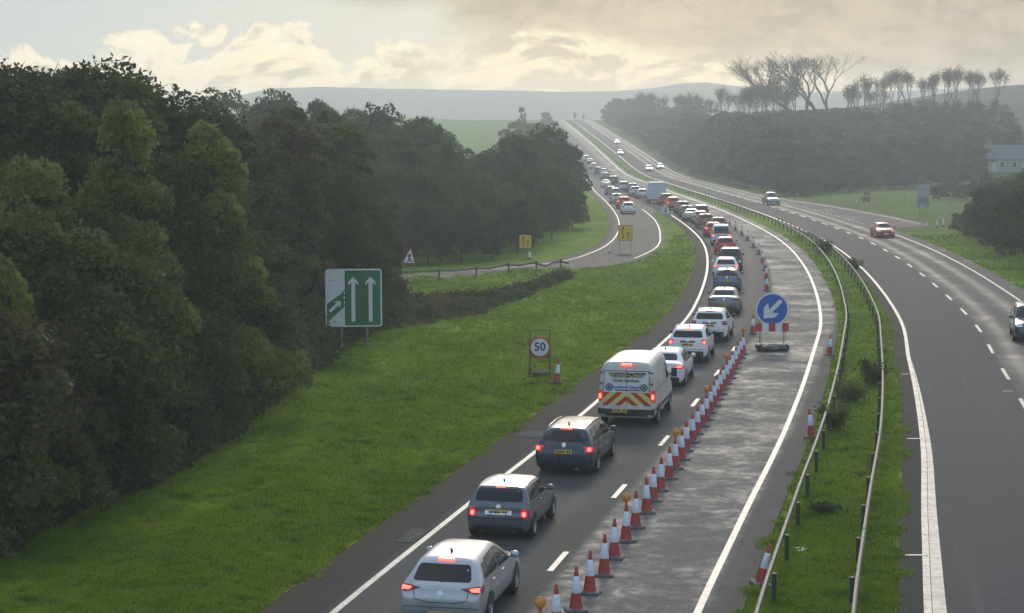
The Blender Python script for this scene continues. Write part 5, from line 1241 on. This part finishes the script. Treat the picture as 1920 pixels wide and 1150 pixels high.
# 50 sign in its frame
p = base_at(1012, 703); f_ = thing('speed_limit_sign', 'round 50 speed limit sign in a tall rusty frame on the grass verge', 'road sign', (p.x, p.y, gz(p.x, p.y)), rad(3))
for x in (-.43, .43):
    MB().tube([(x, 0, 0), (x, 0, 1.93)], .035, 6).ob('upright', RUST, f_); MB().tube([(x - (.10 if x < 0 else 0), -.5, .02), (x, .0, 1.0)], .02, 6).ob('leg', RUST, f_); MB().tube([(x, -.5, .02), (x, .5, .02)], .02, 6).ob('foot', RUST, f_)
for z in (1.93, .76, .22): MB().tube([(-.43, 0, z), (.43, 0, z)], .02, 6).ob('crossbar', RUST, f_)
MB().plate([(-.43, .78), (.43, .78), (.43, 1.50), (-.43, 1.50)], .01, .015).ob('backing_plate', pmat('ochre_plate', (.22, .13, .07), .6), f_)
MB().plate(circ(.46, 0, 1.20), -.03, .025).ob('red_ring', SG_RED, f_); MB().plate(circ(.385, 0, 1.20), -.036, .004).ob('white_face', SG_WHITE, f_)
flat_text('50', .50, NAVY, f_, (0, -.042, 1.205), 'numerals', .012)
sb = pmat('sandbag', (.13, .12, .10), .85, noise=(4, .35)); sbd = pmat('dark_sandbag', (.05, .055, .06), .7, noise=(4, .4))
def sandbag(x, y, z, rz, mt, label, s_=1.0):
    g = MB(); n = 12; V = []; Fs = []; rr = random.Random(int(x * 100))
    for i in range(9):
        t = i / 8; e = math.sin(math.pi * min(max(t, .04), .96)) ** .45
        for k in range(n):
            a = 2 * math.pi * k / n; V.append(((t - .5) * .62 * s_, math.cos(a) * .17 * e * s_ * (1 + rr.uniform(-.06, .06)), max(0, .10 + math.sin(a) * .11 * e * (1 + rr.uniform(-.1, .1))) * s_))
    Fs = [(i * n + k, i * n + (k + 1) % n, (i + 1) * n + (k + 1) % n, (i + 1) * n + k) for i in range(8) for k in range(n)] + [tuple(range(n))[::-1], tuple(range(8 * n, 9 * n))]
    g.add(V, Fs, True); o = g.ob('sandbag', mt); o.location = (x, y, z); o.rotation_euler = (0, 0, rz); return tag(o, label, 'sandbag')
sandbag(p.x - .10, p.y - .35, gz(p.x, p.y) + .02, .1, sb, 'pale sandbag weighing down the frame of the 50 sign')
sandbag(p.x + .25, p.y - .15, gz(p.x, p.y) + .02, -.3, sb, 'darker sandbag behind the pale one under the 50 sign')
# blue keep left sign
p = at(1447, 658); k_ = thing('keep_left_sign', 'round blue sign with white arrow pointing down left above a striped board', 'road sign', (p.x, p.y, p.z + .015), rad(2))
sc = (p.y / F_PX); zc = (658 - 580) * sc; zb0 = (658 - 622) * sc; zb1 = (658 - 606) * sc
MB().plate(circ(.79, 0, zc, 48), 0, .025).ob('white_rim', SG_WHITE, k_); MB().plate(circ(.725, 0, zc, 48), -.005, .004).ob('blue_face', SG_BLUE, k_)
M_ = Matrix.Rotation(rad(135), 2)
MB().plate([tuple(M_ @ Vector((x, z)) + Vector((0, zc))) for x, z in [(-.10, -.60), (.10, -.60), (.10, .12), (.36, -.08), (.36, .20), (0, .60), (-.36, .20), (-.36, -.08), (-.10, .12)]], -.010, .004).ob('arrow', SG_WHITE, k_)
bw = .31
for i in range(5):
    x0 = -.80 + i * .32; MB().plate([(x0, zb0), (x0 + .32, zb0), (x0 + .32, zb1), (x0, zb1)], -.01, .02).ob('red_panel' if i % 2 == 0 else 'white_panel', SG_RED if i % 2 == 0 else SG_WHITE, k_)
for x in (-.60, -.52, .56, .64): MB().tube([(x, .06 if x in (-.52, .56) else .0, .05), (x * .99, .03, zc - .2)], .018, 6).ob('leg', STEEL, k_)
MB().tube([(-.68, .0, .22), (.72, 0, .22)], .02, 6).ob('crossbar', STEEL, k_)
for x in (-.58, .60): MB().tube([(x, -.45, .03), (x, .45, .03)], .025, 6).ob('foot', STEEL, k_)
for x in (-.62, .64):
    MB().tube([(x, -.30, .17), (x, .22, .17)], .16, 12).ob('ballast_weight', TRIM, k_)
MB().box((0, -.05, .30), (1.2, .05, .05)).box((0, -.30, .16), (1.2, .04, .04)).ob('base_frame', STEEL, k_)
sandbag(p.x - .30, p.y - .25, p.z + .03, 1.2, sbd, 'dark sandbag on the left foot of the blue arrow sign', 1.5); sandbag(p.x + .05, p.y - .25, p.z + .03, .05, sb, 'pale grey sandbag in the middle under the blue arrow sign', 1.25); sandbag(p.x + .36, p.y - .1, p.z + .03, -.9, sbd, 'dark sandbag on the right foot of the blue arrow sign', 1.5)
# yellow lane signs
def yellow(px, pyb, x0, x1, y0, y1, label, rz=0):
    p = base_at(px, pyb); k = p.y / F_PX; r = thing('diversion_sign', label, 'road sign', (p.x, p.y, gz(p.x, p.y)), rz); w = (x1 - x0) * k / 2; a, b = (pyb - y1) * k, (pyb - y0) * k; c = (a + b) / 2; cx = ((x0 + x1) / 2 - px) * k
    MB().plate(rrect(w, (b - a) / 2, .08, 3, cx, c), 0, .02).ob('black_border', INK, r); MB().plate(rrect(w - .035, (b - a) / 2 - .035, .06, 3, cx, c), -.006, .004).ob('yellow_face', SG_YEL, r)
    MB().plate(uparrow(cx - w * .32, a + .16, b - .12, .035, .11, .22), -.012, .004).ob('arrow', INK, r)
    q = cx + w * .42; MB().plate([(q - .035, a + .16), (q + .035, a + .16), (q + .035, c - .02), (q + .13, c - .02), (q + .13, c + .05), (q - .12, c + .05), (q - .12, c - .02), (q - .035, c - .02)], -.012, .004).ob('closed_lane_mark', INK, r)
    for s_ in (-.8, .8): MB().tube([(cx + w * s_, .03, 0), (cx + w * s_, .03, b - .1)], .025, 6).ob('post', STEEL, r)
yellow(984, 482, 973, 997, 440, 466, 'smaller yellow lane closure sign on the far grass bank of the slip road', rad(4)); yellow(1172, 474, 1158.5, 1185.5, 422.5, 452, 'yellow lane closure sign on posts between slip road and main road')
def bollard(px, py, h, w, label, mt=None):
    p = base_at(px, py); r = thing('marker_post', label, 'marker post', (p.x, p.y, gz(p.x, p.y)))
    MB().lathe([(w * 1.1, 0), (w, h * .1), (w * .75, h * .25)], 10).ob('foot', CONE_BASE, r); MB().lathe([(w * .74, h * .2), (w * .72, h * .8), (w * .4, h)], 10).ob('post', mt or SG_WHITE, r)
bollard(993, 486, .62, .15, 'white marker post at the foot of the smaller yellow sign'); bollard(1143, 475, .52, .16, 'small white post at the slip road edge left of the yellow sign')
bollard(1737, 428, .75, .10, 'leftmost of three white marker posts at the farm track'); bollard(1757, 428, .95, .11, 'middle white marker post of three at the farm track', SG_WHITE); bollard(1768.5, 426.5, 1.05, .12, 'rightmost, tallest white marker post at the farm track'); bollard(1606, 384, .75, .07, 'thin pale marker post in the grass beyond the pickup')
# triangular signs
def tri(px, pyb, x0, x1, y0, y1, label, red=True, rz=0, roll=0, mark='man'):
    p = base_at(px, pyb); k = p.y / F_PX; r = thing('warning_sign', label, 'road sign', (p.x, p.y, gz(p.x, p.y)), rz); w = (x1 - x0) * k / 2; a, b = (pyb - y1) * k, (pyb - y0) * k; h = b - a; M = Matrix.Rotation(roll, 2)
    f = lambda P: [tuple(M @ Vector((x, z - a - h / 3)) + Vector((0, a + h / 3))) for x, z in P]
    T = lambda s_: [(-w * s_, a + h / 3 - h / 3 * s_), (w * s_, a + h / 3 - h / 3 * s_), (0, a + h / 3 + h * 2 / 3 * s_)]
    MB().plate(f(T(1)), 0, .02).ob('border', SG_RED if red else SG_WHITE, r); MB().plate(f(T(.76 if red else .9)), -.006, .004).ob('white_face', SG_WHITE, r)
    if mark == 'man':
        MB().plate(f([(-.16, a + h * .12), (-.05, a + h * .12), (.0, a + h * .30), (.06, a + h * .12), (.16, a + h * .12), (.06, a + h * .42), (.10, a + h * .50), (.0, a + h * .62), (-.06, a + h * .55), (-.16, a + h * .40), (-.12, a + h * .36), (-.04, a + h * .42)]), -.012, .004).ob('digging_figure', INK, r)
        MB().plate(f([(.10, a + h * .12), (.28, a + h * .12), (.19, a + h * .22)]), -.012, .004).ob('spoil_heap', INK, r)
    else:
        MB().plate(f([(-.22, a + h * .14), (-.10, a + h * .14), (.02, a + h * .32), (.02, a + h * .14), (.14, a + h * .14), (.14, a + h * .52), (.2, a + h * .52), (.08, a + h * .72), (-.04, a + h * .52), (.02, a + h * .52), (.02, a + h * .42)]), -.012, .004).ob('merging_lanes_mark', NAVY, r)
    for s_ in (-.45, .45): MB().tube([(w * s_, .03, 0), (w * s_, .03, a + h * .3)], .025, 6).ob('leg', STEEL, r)
tri(768, 520, 755, 782, 462, 495, 'red bordered triangular roadworks sign in front of the dark trees', True, rad(14), rad(-6)); tri(1247, 405, 1236, 1259, 382.5, 401, 'white triangular merge sign at the tip of the grass island', False, 0, 0, 'merge')
# backs of signs on the right verge
p = base_at(1731, 402); r_ = thing('sign_back', 'tall two-panel sign seen from behind on the right hand verge', 'road sign', (p.x, p.y, gz(p.x, p.y))); k = p.y / F_PX
MB().box((0, 0, (402 - 358) * k), (22 * k, .04, 23 * k)).ob('upper_panel', pmat('pale_grey_panel', (.24, .28, .30), .5), r_); MB().box((0, 0, (402 - 380) * k), (22 * k, .04, 19 * k)).ob('lower_panel', SG_BACK, r_); MB().box((-.12, -.03, (402 - 386) * k), (.5, .03, .42)).ob('sign_plate', pmat('pale_grey_panel', (.24, .28, .30)), r_)
for x in (-.45, .45): MB().tube([(x, .05, 0), (x, .05, (402 - 347) * k)], .05, 8).ob('post', SG_BACK, r_)
p = base_at(1625, 386); r_ = thing('sign_back', 'small dark sign with reddish lower plate seen from behind on the right verge', 'road sign', (p.x, p.y, gz(p.x, p.y))); k = p.y / F_PX
MB().box((0, 0, (386 - 362) * k), (13 * k, .03, 9 * k)).ob('upper_panel', SG_BACK, r_); MB().box((-.08, 0, (386 - 374) * k), (15 * k, .03, 9 * k)).ob('lower_panel', pmat('dull_red_panel', (.16, .06, .05), .6), r_)
for x in (-.4, .4): MB().tube([(x, .05, 0), (x, .05, (386 - 358) * k)], .03, 6).ob('leg', SG_BACK, r_)
p = base_at(1845, 396); r_ = thing('field_sign', 'small teal board standing in the field by the right thicket', 'sign board', (p.x, p.y, gz(p.x, p.y))); k = p.y / F_PX
MB().box((0, 0, (396 - 383) * k), (18 * k, .05, 11 * k)).ob('board', pmat('teal_board', (.10, .19, .20), .6), r_); MB().box((0, -.03, (396 - 386) * k), (10 * k, .02, 2 * k)).ob('pale_stripe', SG_WHITE, r_)
for x in (-.5, .5): MB().tube([(x, .04, 0), (x, .04, 1.0)], .03, 6).ob('post', SG_BACK, r_)
# signs standing on the crest
for (px, y0, y1, w_, lb) in ((1077, 211.5, 222, 5.5, 'taller brown sign back standing on the crest of the road'), (1093, 215.5, 222.5, 4.0, 'smaller brown sign back right of the taller one on the crest')):
    Y = 840; X = (px - 960) / F_PX * Y; k = Y / F_PX; zb_ = gz(X, Y); r_ = thing('crest_sign', lb, 'road sign', (X, Y, zb_))
    MB().box((0, 0, zpix((y0 + y1) / 2, Y) - zb_), (w_ * k, .06, (y1 - y0) * k)).ob('panel', pmat('ochre_back', (.20, .13, .07), .6), r_); MB().tube([(0, .06, -.2), (0, .06, zpix(y0 + 1, Y) - zb_)], .06, 6).ob('post', SG_BACK, r_)

# ------------------------------------------------------------------ farmhouse beyond the thicket
def house():
    Y = 345; X = (1893 - 960) / F_PX * Y; zb_ = gz(X, Y); r = thing('farmhouse', 'white walled house with grey slate roof behind the thicket on the right', 'house', (X, Y, zb_), rad(-6)); k = Y / F_PX
    ze = zpix(297, Y) - zb_; zr = zpix(272, Y) - zb_; w = 3.4
    wl = MB().box((2.2, 3, ze / 2), (w * 2 + 6, 6, ze)).ob('wall', pmat('whitewashed_wall', (.22, .235, .24), .8, noise=(1, .1)), r)
    V = [(-w - 1.2, -.4, ze - .1), (w + 5.6, -.4, ze - .1), (w + 5.6, 3, zr), (-w - 1.2, 3, zr), (-w - 1.2, 6.4, ze - .1), (w + 5.6, 6.4, ze - .1)]
    rf = MB().add(V, [(0, 1, 2, 3), (3, 2, 5, 4), (0, 3, 4), (1, 5, 2), (0, 4, 5, 1)]).ob('roof', pmat('slate_roof', (.10, .105, .12), .7, noise=(2, .2)), r)
    MB().box((-w - .2, 3, zr + .4), (.7, .7, 1.4)).ob('chimney', pmat('chimney_brick', (.22, .13, .10), .8), rf)
    for x in (-1.6, .6, 2.8):
        q = MB().box((x, -.02, ze * .55), (1.0, .08, 1.2)).ob('window', SG_WHITE, r); MB().box((x, -.07, ze * .55), (.8, .04, 1.0)).ob('pane', GLASS, q)
    MB().box((-3.0, -.02, 1.0), (.9, .08, 2.0)).ob('door', pmat('pale_door', (.3, .36, .42), .6), r)
    L_ = thing('outbuilding', 'low pale outbuilding roof beside the white house at the right edge', 'outbuilding', (X + 7.5, Y - 6, gz(X + 7, Y - 6)), rad(-6))
    MB().box((0, 0, 1.1), (6, 4, 2.2)).ob('wall', pmat('whitewashed_wall', (.42, .44, .45)), L_); MB().add([(-3.3, -2.3, 2.2), (3.3, -2.3, 2.2), (3.3, 0, 3.6), (-3.3, 0, 3.6), (-3.3, 2.3, 2.2), (3.3, 2.3, 2.2)], [(0, 1, 2, 3), (3, 2, 5, 4), (0, 3, 4), (1, 5, 2), (0, 4, 5, 1)]).ob('roof', pmat('pale_sheet_roof', (.3, .3, .3), .6), L_)
house()
# wire fence along the field on the right
fr = thing('field_fence', 'post and wire fence crossing the grass below the hillside wood', 'fence', (62, 262, gz(62, 262)))
pts = [(x, 262 - (x - 50) * .25) for x in np.arange(50, 84, 3.0)]; me = MB().box((0, 0, .55), (.09, .09, 1.2)).me('post', pmat('grey_fence_post', (.20, .19, .17), .8))
for x, y_ in pts: link('post', me, fr, (x - 62, y_ - 262, gz(x, y_) - fr.location.z))
for z in (.4, .75, 1.08):
    MB().tube([(x - 62, y_ - 262, gz(x, y_) - fr.location.z + z) for x, y_ in pts], .012, 4).ob('wire', STEEL, fr)
# litter in the median
p = at(1503, 1044); q = MB(); rr = random.Random(4)
for k in range(5): q.box((rr.uniform(-.16, .16), rr.uniform(-.10, .12), .16 + rr.uniform(0, .05)), (rr.uniform(.04, .12), rr.uniform(.04, .08), .015), rr.uniform(0, 3), rr.uniform(-.6, .6))
o = q.ob('litter', pmat('white_plastic_scrap', (.7, .7, .68), .5)); o.location = p; tag(o, 'white scrap of litter in the lower median grass', 'litter')
